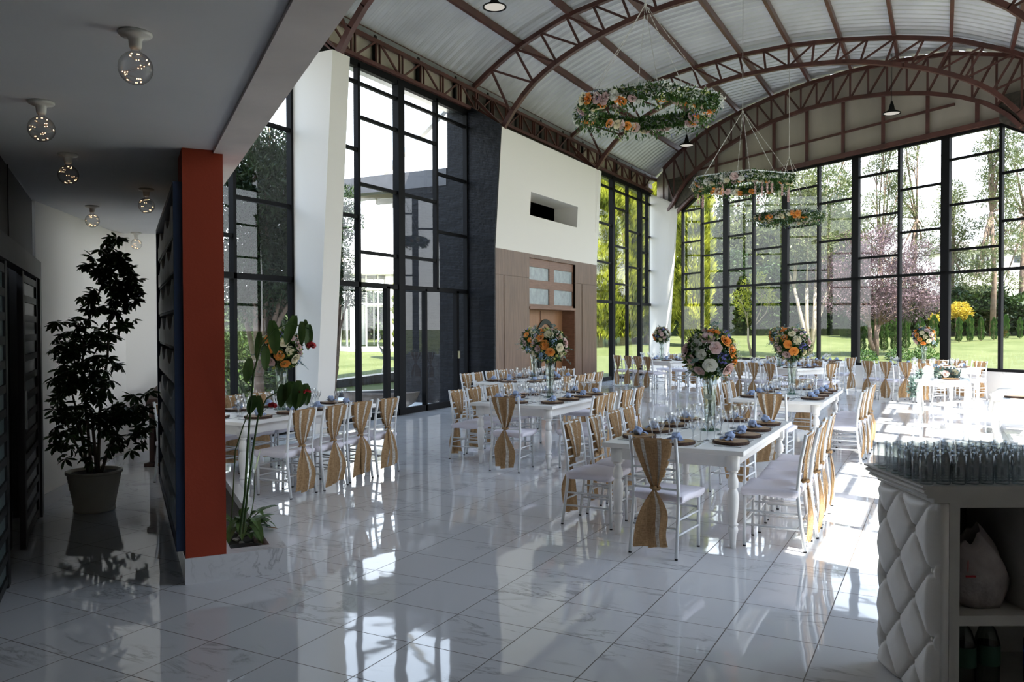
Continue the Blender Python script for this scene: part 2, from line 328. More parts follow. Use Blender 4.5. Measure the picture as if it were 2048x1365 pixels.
# ------------------------------------------------------------------ mesh helpers
class MB:
    def __init__(s): s.v = []; s.f = []; s.mi = []; s.cur = 0
    def add(s, vs_, fs_):
        o = len(s.v); s.v.extend([tuple(p) for p in vs_]); s.f.extend([tuple(i + o for i in f) for f in fs_]); s.mi.extend([s.cur] * len(fs_)); return s
    def hexa(s, p):  # 8 points: bottom ring 0-3, top ring 4-7
        return s.add(p, [(0, 3, 2, 1), (4, 5, 6, 7), (0, 1, 5, 4), (1, 2, 6, 5), (2, 3, 7, 6), (3, 0, 4, 7)])
    def box(s, x0, x1, y0, y1, z0, z1, M=None):
        p = [(x0, y0, z0), (x1, y0, z0), (x1, y1, z0), (x0, y1, z0), (x0, y0, z1), (x1, y0, z1), (x1, y1, z1), (x0, y1, z1)]
        if M is not None: p = [M @ Vector(q) for q in p]
        return s.hexa(p)
    def beam(s, a, b, w, h, up=(0, 0, 1)):  # rectangular bar from a to b
        a = Vector(a); b = Vector(b); d = (b - a).normalized(); u = Vector(up)
        r = d.cross(u)
        if r.length < 1e-4: r = d.cross(Vector((1, 0, 0)))
        r.normalize(); u = r.cross(d).normalized(); r *= w / 2; u *= h / 2
        return s.hexa([a - r - u, a + r - u, b + r - u, b - r - u, a - r + u, a + r + u, b + r + u, b - r + u])
    def tube(s, pts, rad, n=8, cap=True, closed=False):
        pts = [Vector(p) for p in pts]; m = len(pts)
        rads = rad if isinstance(rad, (list, tuple)) else [rad] * m
        vs_ = []; prev = None
        for i, p in enumerate(pts):
            a = pts[max(0, i - 1)] if not closed else pts[i - 1]; b = pts[min(m - 1, i + 1)] if not closed else pts[(i + 1) % m]
            d = (b - a).normalized()
            if prev is None:
                r = d.cross(Vector((0, 0, 1)))
                if r.length < 1e-3: r = d.cross(Vector((1, 0, 0)))
            else: r = prev - d * prev.dot(d)
            r.normalize(); prev = r; u = d.cross(r)
            for k in range(n):
                t = 2 * math.pi * k / n; vs_.append(p + (r * math.cos(t) + u * math.sin(t)) * rads[i])
        fs_ = []
        for i in range(m if closed else m - 1):
            j = (i + 1) % m
            for k in range(n):
                q = (k + 1) % n; fs_.append((i * n + k, i * n + q, j * n + q, j * n + k))
        if cap and not closed:
            fs_.append(tuple(range(n - 1, -1, -1))); fs_.append(tuple(range((m - 1) * n, m * n)))
        return s.add(vs_, fs_)
    def lathe(s, prof, c=(0, 0, 0), n=20, M=None):
        vs_ = []; fs_ = []; m = len(prof)
        for (r, z) in prof:
            for k in range(n):
                t = 2 * math.pi * k / n; p = Vector((c[0] + r * math.cos(t), c[1] + r * math.sin(t), c[2] + z)); vs_.append(M @ p if M is not None else p)
        for i in range(m - 1):
            for k in range(n):
                q = (k + 1) % n; fs_.append((i * n + k, i * n + q, (i + 1) * n + q, (i + 1) * n + k))
        return s.add(vs_, fs_)
    def grid(s, pts, nu, nv):  # pts listed v-major rows of nu
        fs_ = [(j * nu + i, j * nu + i + 1, (j + 1) * nu + i + 1, (j + 1) * nu + i) for j in range(nv - 1) for i in range(nu - 1)]
        return s.add(pts, fs_)
    def sphere(s, c, r, nu=12, nv=8, fn=None):
        prof = []
        vs_ = []; fs_ = []
        for j in range(nv + 1):
            ph = math.pi * j / nv
            for i in range(nu):
                t = 2 * math.pi * i / nu; d = Vector((math.sin(ph) * math.cos(t), math.sin(ph) * math.sin(t), -math.cos(ph)))
                k = fn(d) if fn else 1.0
                rr = r if isinstance(r, (tuple, list)) else (r, r, r)
                vs_.append((c[0] + d.x * rr[0] * k, c[1] + d.y * rr[1] * k, c[2] + d.z * rr[2] * k))
        for j in range(nv):
            for i in range(nu):
                q = (i + 1) % nu; fs_.append((j * nu + i, j * nu + q, (j + 1) * nu + q, (j + 1) * nu + i))
        return s.add(vs_, fs_)
    def build(s, name, mat, parent=None, smooth=False, loc=None, bevel=0.0, kind=None):
        me = bpy.data.meshes.new(name); me.from_pydata(s.v, [], s.f)
        mats = mat if isinstance(mat, (list, tuple)) else [mat]
        for m_ in mats: me.materials.append(m_)
        if len(mats) > 1: me.polygons.foreach_set('material_index', s.mi)
        if smooth: me.polygons.foreach_set('use_smooth', [True] * len(me.polygons))
        me.update()
        o = bpy.data.objects.new(name, me); C.objects.link(o)
        if parent is not None: o.parent = parent
        if loc is not None: o.location = loc
        if bevel > 0:
            b = o.modifiers.new('bevel', 'BEVEL'); b.width = bevel; b.segments = 2; b.limit_method = 'ANGLE'
        if kind: o['kind'] = kind
        return o

def thing(name, label, cat, loc=(0, 0, 0), rotz=0.0, group=None):
    o = bpy.data.objects.new(name, None); C.objects.link(o)
    o.empty_display_size = 0.1
    o.location = loc; o.rotation_euler = (0, 0, rotz); o['label'] = label; o['category'] = cat
    if group: o['group'] = group
    return o
def tag(o, label, cat, group=None):
    o['label'] = label; o['category'] = cat
    if group: o['group'] = group
    return o
def kids(o): return KID.get(o.name, [])
KID = {}
def freeze(root):  # remember the part tree once so copies need no search
    KID.clear()
    for ob in bpy.data.objects:
        if ob.parent: KID.setdefault(ob.parent.name, []).append(ob)
def tree_of(root):
    ch = [o for o in bpy.data.objects if o.parent == root]
    return [(c, [g for g in bpy.data.objects if g.parent == c]) for c in ch]
def dup(root, tree, loc, rotz, label, group=None, name=None, scale=None):
    r = root.copy(); C.objects.link(r); r.location = loc; r.rotation_euler = (0, 0, rotz); r['label'] = label
    if name: r.name = name
    if scale: r.scale = scale
    if group: r['group'] = group
    for ch, gs in tree:
        c = ch.copy(); C.objects.link(c); c.parent = r
        for g in gs:
            d = g.copy(); C.objects.link(d); d.parent = c
    return r
def struct(name, mb, mat, parent=None, smooth=False):
    o = mb.build(name, mat, parent, smooth)
    if parent is None: o['kind'] = 'structure'
    return o
def sroot(name):
    o = bpy.data.objects.new(name, None); C.objects.link(o); o['kind'] = 'structure'; return o

def np_mesh(name, v, f, mat, parent=None, smooth=False, loc=None):
    me = bpy.data.meshes.new(name)
    v = np.asarray(v, np.float32); f = np.asarray(f, np.int32); n = f.shape[1]
    me.vertices.add(len(v)); me.vertices.foreach_set('co', v.ravel())
    me.loops.add(f.size); me.loops.foreach_set('vertex_index', f.ravel())
    me.polygons.add(len(f)); me.polygons.foreach_set('loop_start', np.arange(0, f.size, n, dtype=np.int32))
    me.update(calc_edges=True); me.materials.append(mat)
    if smooth: me.polygons.foreach_set('use_smooth', [True] * len(f))
    o = bpy.data.objects.new(name, me); C.objects.link(o)
    if parent is not None: o.parent = parent
    if loc is not None: o.location = loc
    return o
def leaf_cloud(rng, pts, dirs, ln, wd, jit=0.6):
    """diamond leaves at pts pointing along dirs (jittered)"""
    n = len(pts); d = dirs + rng.normal(0, jit, (n, 3)); d /= np.linalg.norm(d, axis=1, keepdims=True) + 1e-9
    s = np.cross(d, rng.normal(0, 1, (n, 3))); s /= np.linalg.norm(s, axis=1, keepdims=True) + 1e-9
    L = (ln * rng.uniform(0.6, 1.3, (n, 1))); W = (wd * rng.uniform(0.6, 1.3, (n, 1)))
    v = np.stack([pts, pts + d * L * 0.45 + s * W * 0.5, pts + d * L, pts + d * L * 0.45 - s * W * 0.5], 1).reshape(-1, 3)
    f = np.arange(4 * n, dtype=np.int32).reshape(n, 4)
    return v, f
def ell_pts(rng, n, c, r, shell=0.55):
    d = rng.normal(0, 1, (n, 3)); d /= np.linalg.norm(d, axis=1, keepdims=True)
    k = rng.uniform(shell ** 3, 1, (n, 1)) ** (1 / 3)
    return np.asarray(c) + d * k * np.asarray(r), d

# ------------------------------------------------------------------ shared geometry of the hall
XL, XR = -9.3, 2.2
CX = -3.4
E_ = (0.823, -0.568)            # along the back wall, left to right
NB = (0.568, 0.823)             # out through the back wall
def ywall(x): return 24.05 - 0.690 * (x + 2.09)
W0 = (XL, ywall(XL))
def bw(s, off=0.0, z=0.0): return Vector((W0[0] + E_[0] * s + NB[0] * off, W0[1] + E_[1] * s + NB[1] * off, z))
SEND = (XR - XL) / E_[0]
BD = [0, 1.2, 2.1, 3.0, 3.7, 4.3, 4.75, 5.1]; BZ = [8.11, 8.04, 7.88, 7.62, 7.33, 6.98, 6.55, 6.03]
TD = [0, 1.2, 2.4, 3.6, 4.7, 5.3, 5.75, 6.05, 6.3]; TZ = [8.61, 8.56, 8.42, 8.18, 7.74, 7.4, 7.08, 6.86, 6.66]
def zb(x): return float(np.interp(abs(x - CX), BD, BZ))
def zt(x): return float(np.interp(abs(x - CX), TD, TZ))
def smooth_curve(fn, xs, k=0.35): return [(x, (fn(x - k) + fn(x) * 2 + fn(x + k)) / 4) for x in xs]
ZH = 6.42
UW = (-0.80, 0.60); NW = (0.60, 0.80)   # foyer screen direction and its normal
def fw(s, n, z=0.0):   # foyer frame: s away from camera along the screen, n across
    return Vector((UW[0] * s + NW[0] * n, UW[1] * s + NW[1] * n, z))
# foyer frame matrix: local x = n (to the right), local y = s (away)
MF = Matrix(((NW[0], UW[0], 0, 0), (NW[1], UW[1], 0, 0), (0, 0, 1, 0), (0, 0, 0, 1)))
ZC = 2.88

# ------------------------------------------------------------------ floor and ground
def poly_prism(pts, z0, z1):
    mb = MB(); n = len(pts)
    mb.add([(x, y, z0) for x, y in pts] + [(x, y, z1) for x, y in pts],
           [tuple(range(n - 1, -1, -1)), tuple(range(n, 2 * n))] + [(i, (i + 1) % n, n + (i + 1) % n, n + i) for i in range(n)])
    return mb
LOW = fw(-4.6, -0.85)
b0, b1 = bw(-0.1, 0.12), bw(SEND + 0.1, 0.12)
struct('floor', poly_prism([(XL - 0.1, -3.4), (XR + 0.15, -3.4), (b1.x, b1.y), (b0.x, b0.y)], -0.1, 0.0), FLOOR)

def gz(x, y):
    if XL - 4 < x < XR + 3 and y < ywall(x) + 1.5: return -0.12
    d = math.hypot(x, y); return -0.12 + min(1.3, max(0.0, d - 18) * 0.05)
mb = MB(); xs = np.arange(-120, 72, 1.5); ys = np.arange(-20, 125, 1.5)
P_ = [(x, y, gz(x, y)) for y in ys for x in xs]
mb.grid(P_, len(xs), len(ys))
g = mb.build('ground', LAWN, smooth=True); g['kind'] = 'structure'

# ------------------------------------------------------------------ foyer: ceiling, walls, beam, dark sliding doors
A = Vector((-7.45, 4.69)); B_ = Vector((-9.05, 6.72))
endR = fw(-4.6, -0.72)
cp = [(endR.x, endR.y), (A.x - .05, A.y), (B_.x - 0.1, B_.y), (XL - 0.1, 7.2), (XL - .1, 7.72), (-5.18 + .07, 4.83 - .12)]
# ceiling outline: inner edge of beam n = 0.58
c1 = fw(11.2, 0.60); c2 = fw(-3.0, 0.60)
struct('ceiling_foyer', poly_prism([(endR.x, endR.y), (A.x - .07, A.y - .05), (B_.x - 0.2, B_.y - .1), (c1.x, c1.y), (c2.x, c2.y)], ZC, ZC + 0.3), CEILP)
mb = MB(); mb.box(0.56, 0.76, -3.0, 11.3, ZC - 0.02, ZC + 0.62, MF)
struct('beam_mezzanine_edge', mb, BEAMP)
# upper storey walls above the foyer (close the hall towards the camera side)
mb = MB(); mb.box(-0.9, -0.75, -5, 9.2, ZC + 0.3, 8.4, MF); struct('wall_loft', mb, simple('darkened_loft', (.30, .29, .28), .8))  # unseen wall, its colour darkened like an unlit loft to dim the pier
# dark wall with sliding doors, plane n=-0.72
mb = MB(); mb.box(-0.90, -0.74, -4.8, 8.76, 2.32, ZC, MF); mb.box(-0.90, -0.74, -4.8, 1.4, 0, 2.32, MF); mb.box(-.90, -.74, 8.5, 8.76, 0, 2.32, MF)
struct('wall_dark', mb, DARKPANEL)
mb = MB(); mb.box(-0.742, -0.66, 1.3, 8.6, 2.14, 2.30, MF); mb.box(-0.74, -.66, 8.45, 8.60, 0, 2.14, MF); mb.box(-.735, -.728, 6.9, 6.91, 2.3, ZC, MF)
struct('trim_1', mb, DARKWOOD)
mb = MB(); mb.box(-1.2, -1.1, 1.2, 8.9, 0, 2.4, MF); mb.box(-1.1, -.9, 1.2, 1.3, 0, 2.4, MF); mb.box(-1.1, -.9, 8.8, 8.9, 0, 2.4, MF); struct('wall_behind_doors', mb, BLACKP)
def louver_door(idx, s0, s1, n0, handle):
    root = sroot('door_%d' % idx)
    f = MB(); w = 0.11
    f.box(n0 - .02, n0 + .02, s0, s0 + w, 0.01, 2.14, MF); f.box(n0 - .02, n0 + .02, s1 - w, s1, 0.01, 2.14, MF)
    nb = 13
    for k in range(nb + 1):
        z = 0.04 + 2.02 * k / nb; f.box(n0 - .018, n0 + .018, s0 + w, s1 - w, z, z + 0.055, MF)
    f.build('door_frame', DARKWOOD, root)
    p = MB(); p.box(n0 - .004, n0 + .004, s0 + w, s1 - w, 0.06, 2.1, MF); p.build('frosted_pane', FROSTD, root)
    h = MB(); h.box(n0 + .02, n0 + .035, handle, handle + .03, 0.92, 1.22, MF); h.build('door_handle', STEEL, root)
FROSTD = simple('dim_frosted_glass', (0.06, 0.09, 0.09), 0.35)
louver_door(1, 7.25, 8.45, -0.70, 7.29); louver_door(2, 6.2, 7.35, -0.80, 6.24); louver_door(3, 4.7, 6.3, -0.70, 4.75)
# white walls of the foyer
def wallseg(mb, p, q, z0, z1, t=0.12, side=1):
    p = Vector(p[:2]); q = Vector(q[:2]); d = (q - p).normalized(); n = Vector((-d.y, d.x)) * t * side
    mb.hexa([(p.x, p.y, z0), (q.x, q.y, z0), (q.x + n.x, q.y + n.y, z0), (p.x + n.x, p.y + n.y, z0), (p.x, p.y, z1), (q.x, q.y, z1), (q.x + n.x, q.y + n.y, z1), (p.x + n.x, p.y + n.y, z1)])
mb = MB(); wallseg(mb, A, B_ - Vector((-.12, .15)), 0, ZC); wallseg(mb, B_ - Vector((-.12, .15)), B_ + Vector((0, .12)), 0, ZC); wallseg(mb, B_ + Vector((0, .12)), (-9.05, 7.66), 0, ZC + .3)
struct('wall_foyer', mb, WHITE)
mb = MB(); wallseg(mb, A, B_ - Vector((-.12, .15)), 0, 0.12, 0.02, -1); wallseg(mb, B_ - Vector((-.12, .15)), B_ + Vector((0, .12)), 0, .12, .02, -1); wallseg(mb, B_ + Vector((0, .12)), (-9.05, 7.66), 0, 0.12, .02, -1)
struct('baseboard_foyer', mb, MARBLE)
mb = MB(); mb.box(XL - .1, -9.17, 7.3, 7.66, 0, 8.2); struct('wall_left_end', mb, WHITE)

# ceiling bulbs: porcelain holder, clear globe, copper wire and warm dots
rng = random.Random(5)
def bulb_proto():
    t = thing('ceiling_bulb', '', 'ceiling light')
    m = MB(); m.lathe([(0, 0), (0.062, 0), (0.064, -.008), (.058, -.016), (.034, -.02), (.026, -.03), (.024, -.055), (.02, -.066), (0, -.066)], n=24); m.build('lamp_holder', PORC, t, True)
    m = MB(); pr = [(0.013, -.062), (.016, -.078)] + [(0.055 * math.sin(a), -.132 - .055 * math.cos(a)) for a in [R(16 + (180 - 16) * k / 14) for k in range(15)]][::1]
    pr = [(0.014, -.062), (.017, -.076)] + [(0.066 * math.sin(R(a)), -.142 + .066 * math.cos(R(a))) for a in range(18, 181, 9)]
    m.lathe(pr, n=24); m.build('globe', GLOBE, t, True)
    pts = []
    for k in range(64):
        a = k * 0.62; ph = R(20 + 140 * (0.5 + 0.5 * math.sin(k * 0.21 + 1))); pts.append((0.056 * math.sin(ph) * math.cos(a), 0.056 * math.sin(ph) * math.sin(a), -.142 + .056 * math.cos(ph)))
    m = MB(); m.tube(pts, 0.0004, 3); w = m.build('fairy_wire', simple('copper_wire', (0.5, 0.25, 0.12), 0.3, 1.0), t)
    m = MB()
    for k in range(0, 64, 2): p = pts[k]; m.sphere(p, 0.0024, 5, 4)
    m.build('led_dot', LED, w)
    return t
bp_ = bulb_proto()
bulbs = [((-2.86, 2.22), 'clear globe bulb of fairy lights nearest the camera, largest on the foyer ceiling'),
         ((-4.16, 2.66), 'clear fairy light globe bulb near the left edge, above the dark sliding doors'),
         ((-5.25, 3.54), 'clear fairy light globe bulb left of the orange pillar top, third largest'),
         ((-5.99, 4.74), 'clear fairy light globe bulb hanging close to the wavy screen top'),
         ((-7.28, 5.15), 'clear fairy light globe bulb right above the tall potted plant'),
         ((-8.85, 6.85), 'smallest clear fairy light globe bulb, at the far white wall corner')]
bt = tree_of(bp_)
for i, ((x, y), lb) in enumerate(bulbs):
    if i == 0: bp_.location = (x, y, ZC); bp_['label'] = lb; bp_['group'] = 'globe bulbs on the foyer ceiling'
    else: dup(bp_, bt, (x, y, ZC), i * 1.1, lb, 'globe bulbs on the foyer ceiling')

# orange pillar + marble plinth planter + wavy screen
N0, N1 = 0.36, 0.62
S0 = 5.795   # front face distance along UW
mb = MB(); mb.box(N0 + .005, N1, S0, S0 + 0.40, 0.175, ZC, MF)
o = mb.build('pillar', ORANGE); o['kind'] = 'structure'
mb = MB(); mb.box(N0 + .10, N0 + .22, S0 + .4, S0 + 3.2, 0.175, ZC, MF); struct('wall_behind_screen', mb, WHITE)
pl = sroot('plinth')
mb = MB()
mb.box(N0, 1.02, S0 - .01, S0 + .12, 0, .175, MF); mb.box(0.92, 1.02, S0 + .12, S0 + 3.2, 0, .175, MF); mb.box(N0, N0 + .3, S0 + .12, S0 + 3.2, 0, .175, MF); mb.box(N0 + .3, .92, S0 + 3.1, S0 + 3.2, 0, .175, MF)
mb.build('marble_surround', MARBLE, pl)
mb = MB(); mb.box(N0 + .3, .92, S0 + .12, S0 + 3.1, 0, .10, MF); mb.build('soil', SOIL, pl)
scr = thing('wavy_screen', 'navy framed screen of grey wavy boards on black beside the orange pillar', 'screen')
m = MB(); zz0, zz1 = 0.22, 2.66
for (a, b) in ((S0 + .02, S0 + .07), (S0 + 2.95, S0 + 3.0)): m.box(N0 - .05, N0 + .09, a, b, zz0, zz1, MF)
for z in (zz0, zz1 - .04): m.box(N0 - .05, N0 + .09, S0 + .07, S0 + 2.95, z, z + .04, MF)
m.build('frame', BLUE, scr)
m = MB(); m.box(N0 + .03, N0 + .06, S0 + .07, S0 + 2.95, zz0, zz1, MF); m.build('back_board', BLACKP, scr)
nb = 9
for k in range(nb):
    za = zz0 + .05 + (zz1 - zz0 - .1) * k / nb; hh = (zz1 - zz0) / nb
    m = MB(); nn = 40; top = []; 
    prof = []
    for i in range(nn + 1):
        u = i / nn; s_ = S0 + .08 + 2.84 * u
        prof.append((s_, za + hh * (0.42 + 0.40 * math.exp(-((((u * 3.0 + .15 * (k % 2)) % 1) - .5) / .22) ** 2))))
    vs_ = []
    for (s_, z) in prof:
        for n_ in (N0 - .035, N0 + .03):
            vs_.append(MF @ Vector((n_, s_, za))); vs_.append(MF @ Vector((n_, s_, z)))
    fs_ = []
    for i in range(nn):
        a = i * 4; b = a + 4
        fs_ += [(a, b, b + 1, a + 1), (a + 2, a + 3, b + 3, b + 2), (a + 1, b + 1, b + 3, a + 3), (a, a + 2, b + 2, b)]
    fs_ += [(0, 1, 3, 2), (nn * 4, nn * 4 + 2, nn * 4 + 3, nn * 4 + 1)]
    m.add(vs_, fs_); m.build('wavy_board', GREYBOARD, scr)
    m = MB(); m.box(N0 - .025, N0 + .03, S0 + .07, S0 + 2.95, za - .02, za - .002, MF); m.build('shelf_strip', BLACKP, scr)

# ------------------------------------------------------------------ hall: piers, portal, left wall
YP = [4.85, 10.3, 15.8, 21.2]
def pier(name, y0, y1, xin0, xin1, z1, mat=WHITE, xo=XL):
    m = MB(); sg = 1
    m.hexa([(xo, y0, 0), (xin0, y0, 0), (xin0, y1, 0), (xo, y1, 0), (xo, y0, z1), (xin1, y0, z1), (xin1, y1, z1), (xo, y1, z1)])
    return struct(name, m, mat)
pier('pillar_left_near', 10.08, 10.50, -8.83, -8.43, 6.03)
for i, y in enumerate((4.85, 10.3, 15.8)):
    m = MB(); y0, y1 = y - .21, y + .21
    m.hexa([(XR - .47, y0, 0), (XR, y0, 0), (XR, y1, 0), (XR - .47, y1, 0), (XR - .87, y0, 6.03), (XR, y0, 6.03), (XR, y1, 6.03), (XR - .87, y1, 6.03)])
    struct('pillar_right_%d' % (i + 1), m, WHITE)
# far left corner pier with skewed back
m = MB(); y0 = 28.35
q = bw(0.95)
m.hexa([(XL, y0, 0), (-8.85, y0 - .05, 0), (q.x - .15, q.y, 0), (XL, ywall(XL), 0), (XL, y0, 6.45), (-8.45, y0 - .15, 5.95), (q.x + .3, q.y - .3, 5.95), (XL, ywall(XL), 6.45)])
struct('pillar_left_corner', m, WHITE)

# portal block
PY0, PY1 = 15.6, 21.5
XF = -8.6
def xf(z): return XF + max(0.0, z - 3.42) * 0.058
port = MB(); zs = [3.42, 4.31, 4.85, 6.03]
def slab(mb, y0, y1, z0, z1, back):
    mb.hexa([(xf(z0), y0, z0), (xf(z0), y1, z0), (back, y1, z0), (back, y0, z0), (xf(z1), y0, z1), (xf(z1), y1, z1), (back, y1, z1), (back, y0, z1)])
slab(port, PY0 + .02, PY1, 3.42, 4.31, -9.2); slab(port, PY0 + .02, PY1, 4.85, 6.03, -9.2)
slab(port, PY0 + .02, 17.2, 4.31, 4.85, -9.2); slab(port, 19.98, PY1, 4.31, 4.85, -9.2)
port.box(-9.3, -9.2, PY0 + .02, PY1, 3.42, 6.4)
struct('wall_portal_white', port, WHITE)
m = MB(); m.box(-9.25, -9.2, 17.2, 19.98, 4.31, 4.85); struct('wall_niche_back', m, BLACKP)
# leaning sliver beside the portal's right edge
m = MB(); m.hexa([(-8.56, 21.25, 4.3), (-8.54, 21.27, 4.3), (-8.56, 21.3, 4.3), (-8.6, 21.3, 4.3), (-8.45, 21.05, 6.0), (-8.38, 21.15, 6.0), (-8.45, 21.5, 6.0), (-8.6, 21.4, 6.0)])
struct('trim_portal_corner', m, WHITE)
# stone side face
m = MB(); m.hexa([(XL, PY0 - .04, 0), (-8.6, PY0 - .04, 0), (-8.6, PY0 + .02, 0), (XL, PY0 + .02, 0), (XL, PY0 - .04, 3.42), (-8.6, PY0 - .04, 3.42), (-8.6, PY0 + .02, 3.42), (XL, PY0 + .02, 3.42)])
m.hexa([(XL, PY0 - .04, 3.42), (-8.6, PY0 - .04, 3.42), (-8.6, PY0 + .02, 3.42), (XL, PY0 + .02, 3.42), (XL, PY0 - .04, 6.6), (-8.43, PY0 - .04, 6.05), (-8.43, PY0 + .02, 6.05), (XL, PY0 + .02, 6.6)])
struct('wall_stone_side', m, STONE)
# wooden lower portal: panels with joints, transom lights, door
wp = MB()
DY0, DY1, ZD, ZT0, ZT1 = 17.27, 19.99, 2.18, 2.18, 3.33
wp.box(-9.2, XF, PY0 + .02, 15.98, 0, 2.84); wp.box(-9.2, XF, 16.02, DY0, 0, 2.84); wp.box(-9.2, XF, DY1, 20.42, 0, 2.84); wp.box(-9.2, XF, 20.46, PY1, 0, 2.84)
wp.box(-9.2, XF, PY0 + .02, DY0, 2.85, 3.42); wp.box(-9.2, XF, DY1, PY1, 2.85, 3.42); wp.box(-9.2, XF, DY0, DY1, ZT1, 3.42)
wp.box(-9.3, XF - .015, PY0 + .03, DY0, 0, 3.4); wp.box(-9.3, XF - .015, DY1, PY1 - .01, 0, 3.4)
struct('wall_portal_wood', wp, WOODP)
d = sroot('door_4')
m = MB(); m.box(-9.02, -8.97, DY0, DY1 - .02, 0.01, 2.12); m.build('door_leaf', WOODD, d)
m = MB(); m.box(-9.2, XF - .01, DY1 - .03, DY1 - .001, 0, 2.16); m.box(-9.2, XF + .02, DY0, DY1, 2.12, 2.18); m.box(-8.968, -8.955, 18.6, 18.615, .02, 2.1); m.build('door_frame', WOODF, d)
dw = MB()
def ellipse_ring(mb, cy_, cz_, ry, rz, wy, x0, x1, a0=0, a1=360, oy=0, oz=0):
    nn = 56; vs_ = []; fs_ = []
    for i in range(nn + 1):
        a = R(a0 + (a1 - a0) * i / nn); c_, s_ = math.cos(a), math.sin(a)
        for x in (x0, x1):
            vs_.append((x, cy_ + ry * c_, cz_ + rz * s_)); vs_.append((x, cy_ + oy + (ry - wy) * c_, cz_ + oz + (rz - wy) * s_))
    for i in range(nn):
        a = i * 4; b = a + 4; fs_ += [(a + 2, b + 2, b + 3, a + 3), (a, b, b + 2, a + 2), (a + 1, a + 3, b + 3, b + 1), (a, a + 1, b + 1, b)]
    mb.add(vs_, fs_)
ellipse_ring(dw, 18.9, 1.05, 0.66, 0.84, 0.12, -8.966, -8.94)
ellipse_ring(dw, 18.85, 0.85, 0.40, 0.52, 0.09, -8.966, -8.94, 120, 420)
ellipse_ring(dw, 18.75, 0.70, 0.20, 0.27, 0.07, -8.966, -8.94, 90, 330)
dw.build('oval_emblem', simple('dark_bronze', (0.012, 0.020, 0.018), 0.3, 0.6), d)
tr_ = sroot('window_1')
m = MB(); f = XF - .06
for (y0, y1) in ((DY0, DY0 + .02), (18.50, 18.78), (DY1 - .03, DY1)): m.box(f - .06, f, y0, y1, ZT0, ZT1)
for (z0, z1) in ((2.18, 2.24), (2.62, 2.82), (3.13, 3.33)): m.box(f - .059, f - .001, DY0, DY1, z0, z1)
m.build('window_frame', WOODF, tr_)
for (y0, y1) in ((DY0 + .02, 18.5), (18.78, DY1 - .03)):
    for (z0, z1) in ((2.24, 2.62), (2.82, 3.13)):
        m = MB(); m.box(f - .04, f - .03, y0, y1, z0, z1); m.build('frosted_pane', FROST, tr_)
m = MB(); m.box(-9.29, -9.21, DY0, DY1, 0, 3.4); struct('wall_behind_portal', m, BLACKP)

def vwin(idx, x, y0, y1, ztop, mulls, bars, trans, sill=0.0, label=None):
    """window bay in a wall of constant x; mulls (y,w,z0,z1); bars (ya,yb,z)"""
    root = sroot('window_%d' % idx); m = MB(); t = 0.05
    m.box(x - t, x + t, y0, y0 + .05, sill, ztop); m.box(x - t, x + t, y1 - .05, y1, sill, ztop)
    m.box(x - t, x + t, y0, y1, ztop - .08, ztop + .05); m.box(x - t, x + t, y0, y1, sill, sill + .12)
    for (y, w, za, zc) in mulls: m.box(x - t - .02 * (w > .1), x + t + .02 * (w > .1), y - w / 2, y + w / 2, za, zc)
    for (ya, yb, z) in bars: m.box(x - t * .7, x + t * .7, ya, yb, z - .03, z + .03)
    m.box(x - t, x + t, y0, y1, trans - .045, trans + .045)
    m.build('window_frame', BLACKMETAL, root)
    m = MB(); m.add([(x, y0, sill), (x, y1, sill), (x, y1, ztop), (x, y0, ztop)], [(0, 1, 2, 3)]); m.build('pane', PANE, root)
    return root
ZT_ = ZH
vwin(2, XL, 7.66, 10.08, ZT_, [(8.84, .06, 0, ZT_)], [(8.84, 10.08, 4.86), (8.84, 10.08, 3.64), (7.66, 8.84, 4.25), (7.66, 8.84, 3.06), (7.66, 8.84, 5.48)], 2.47)
vwin(3, XL, 10.5, 15.56, ZT_, [(11.77, .07, 0, ZT_), (13.04, .20, 0, ZT_), (14.33, .07, 2.47, ZT_), (12.62, .10, 0, 2.47), (13.9, .06, 0, 2.47), (15.12, .09, 0, 2.47)],
     [(10.5, 15.56, 6.08), (10.5, 11.77, 4.88), (10.5, 11.77, 3.68), (11.77, 13.04, 5.48), (11.77, 13.04, 4.28), (11.77, 13.04, 3.06), (13.04, 14.33, 5.48), (13.04, 14.33, 4.28), (13.04, 14.33, 3.07), (14.33, 15.56, 4.88), (14.33, 15.56, 3.68)], 2.47)
vwin(4, XL, 21.5, 28.45, ZT_, [(24.55, .22, 0, ZT_), (25.95, .08, 0, ZT_), (27.25, .18, 0, ZT_), (28.0, .07, 2.47, ZT_), (23.0, .08, 0, ZT_)],
     [(21.5, 28.45, 6.05), (21.5, 23, 5.5), (21.5, 23, 4.28), (21.5, 23, 3.07), (23, 24.55, 4.89), (23, 24.55, 3.69), (24.55, 25.95, 5.5), (24.55, 25.95, 4.28), (24.55, 25.95, 3.07), (25.95, 27.25, 4.89), (25.95, 27.25, 3.69),
      (27.25, 28.0, 5.5), (27.25, 28.0, 4.28), (27.25, 28.0, 3.07), (28, 28.45, 4.89), (28, 28.45, 3.69)], 2.47)
# left door handle box with small keypad
hd = sroot('door_5'); m = MB(); m.box(XL + .05, XL + .09, 15.10, 15.14, 1.02, 1.18); m.build('door_handle', simple('brass_lock', (0.6, 0.55, 0.35), 0.3, 0.6), hd)
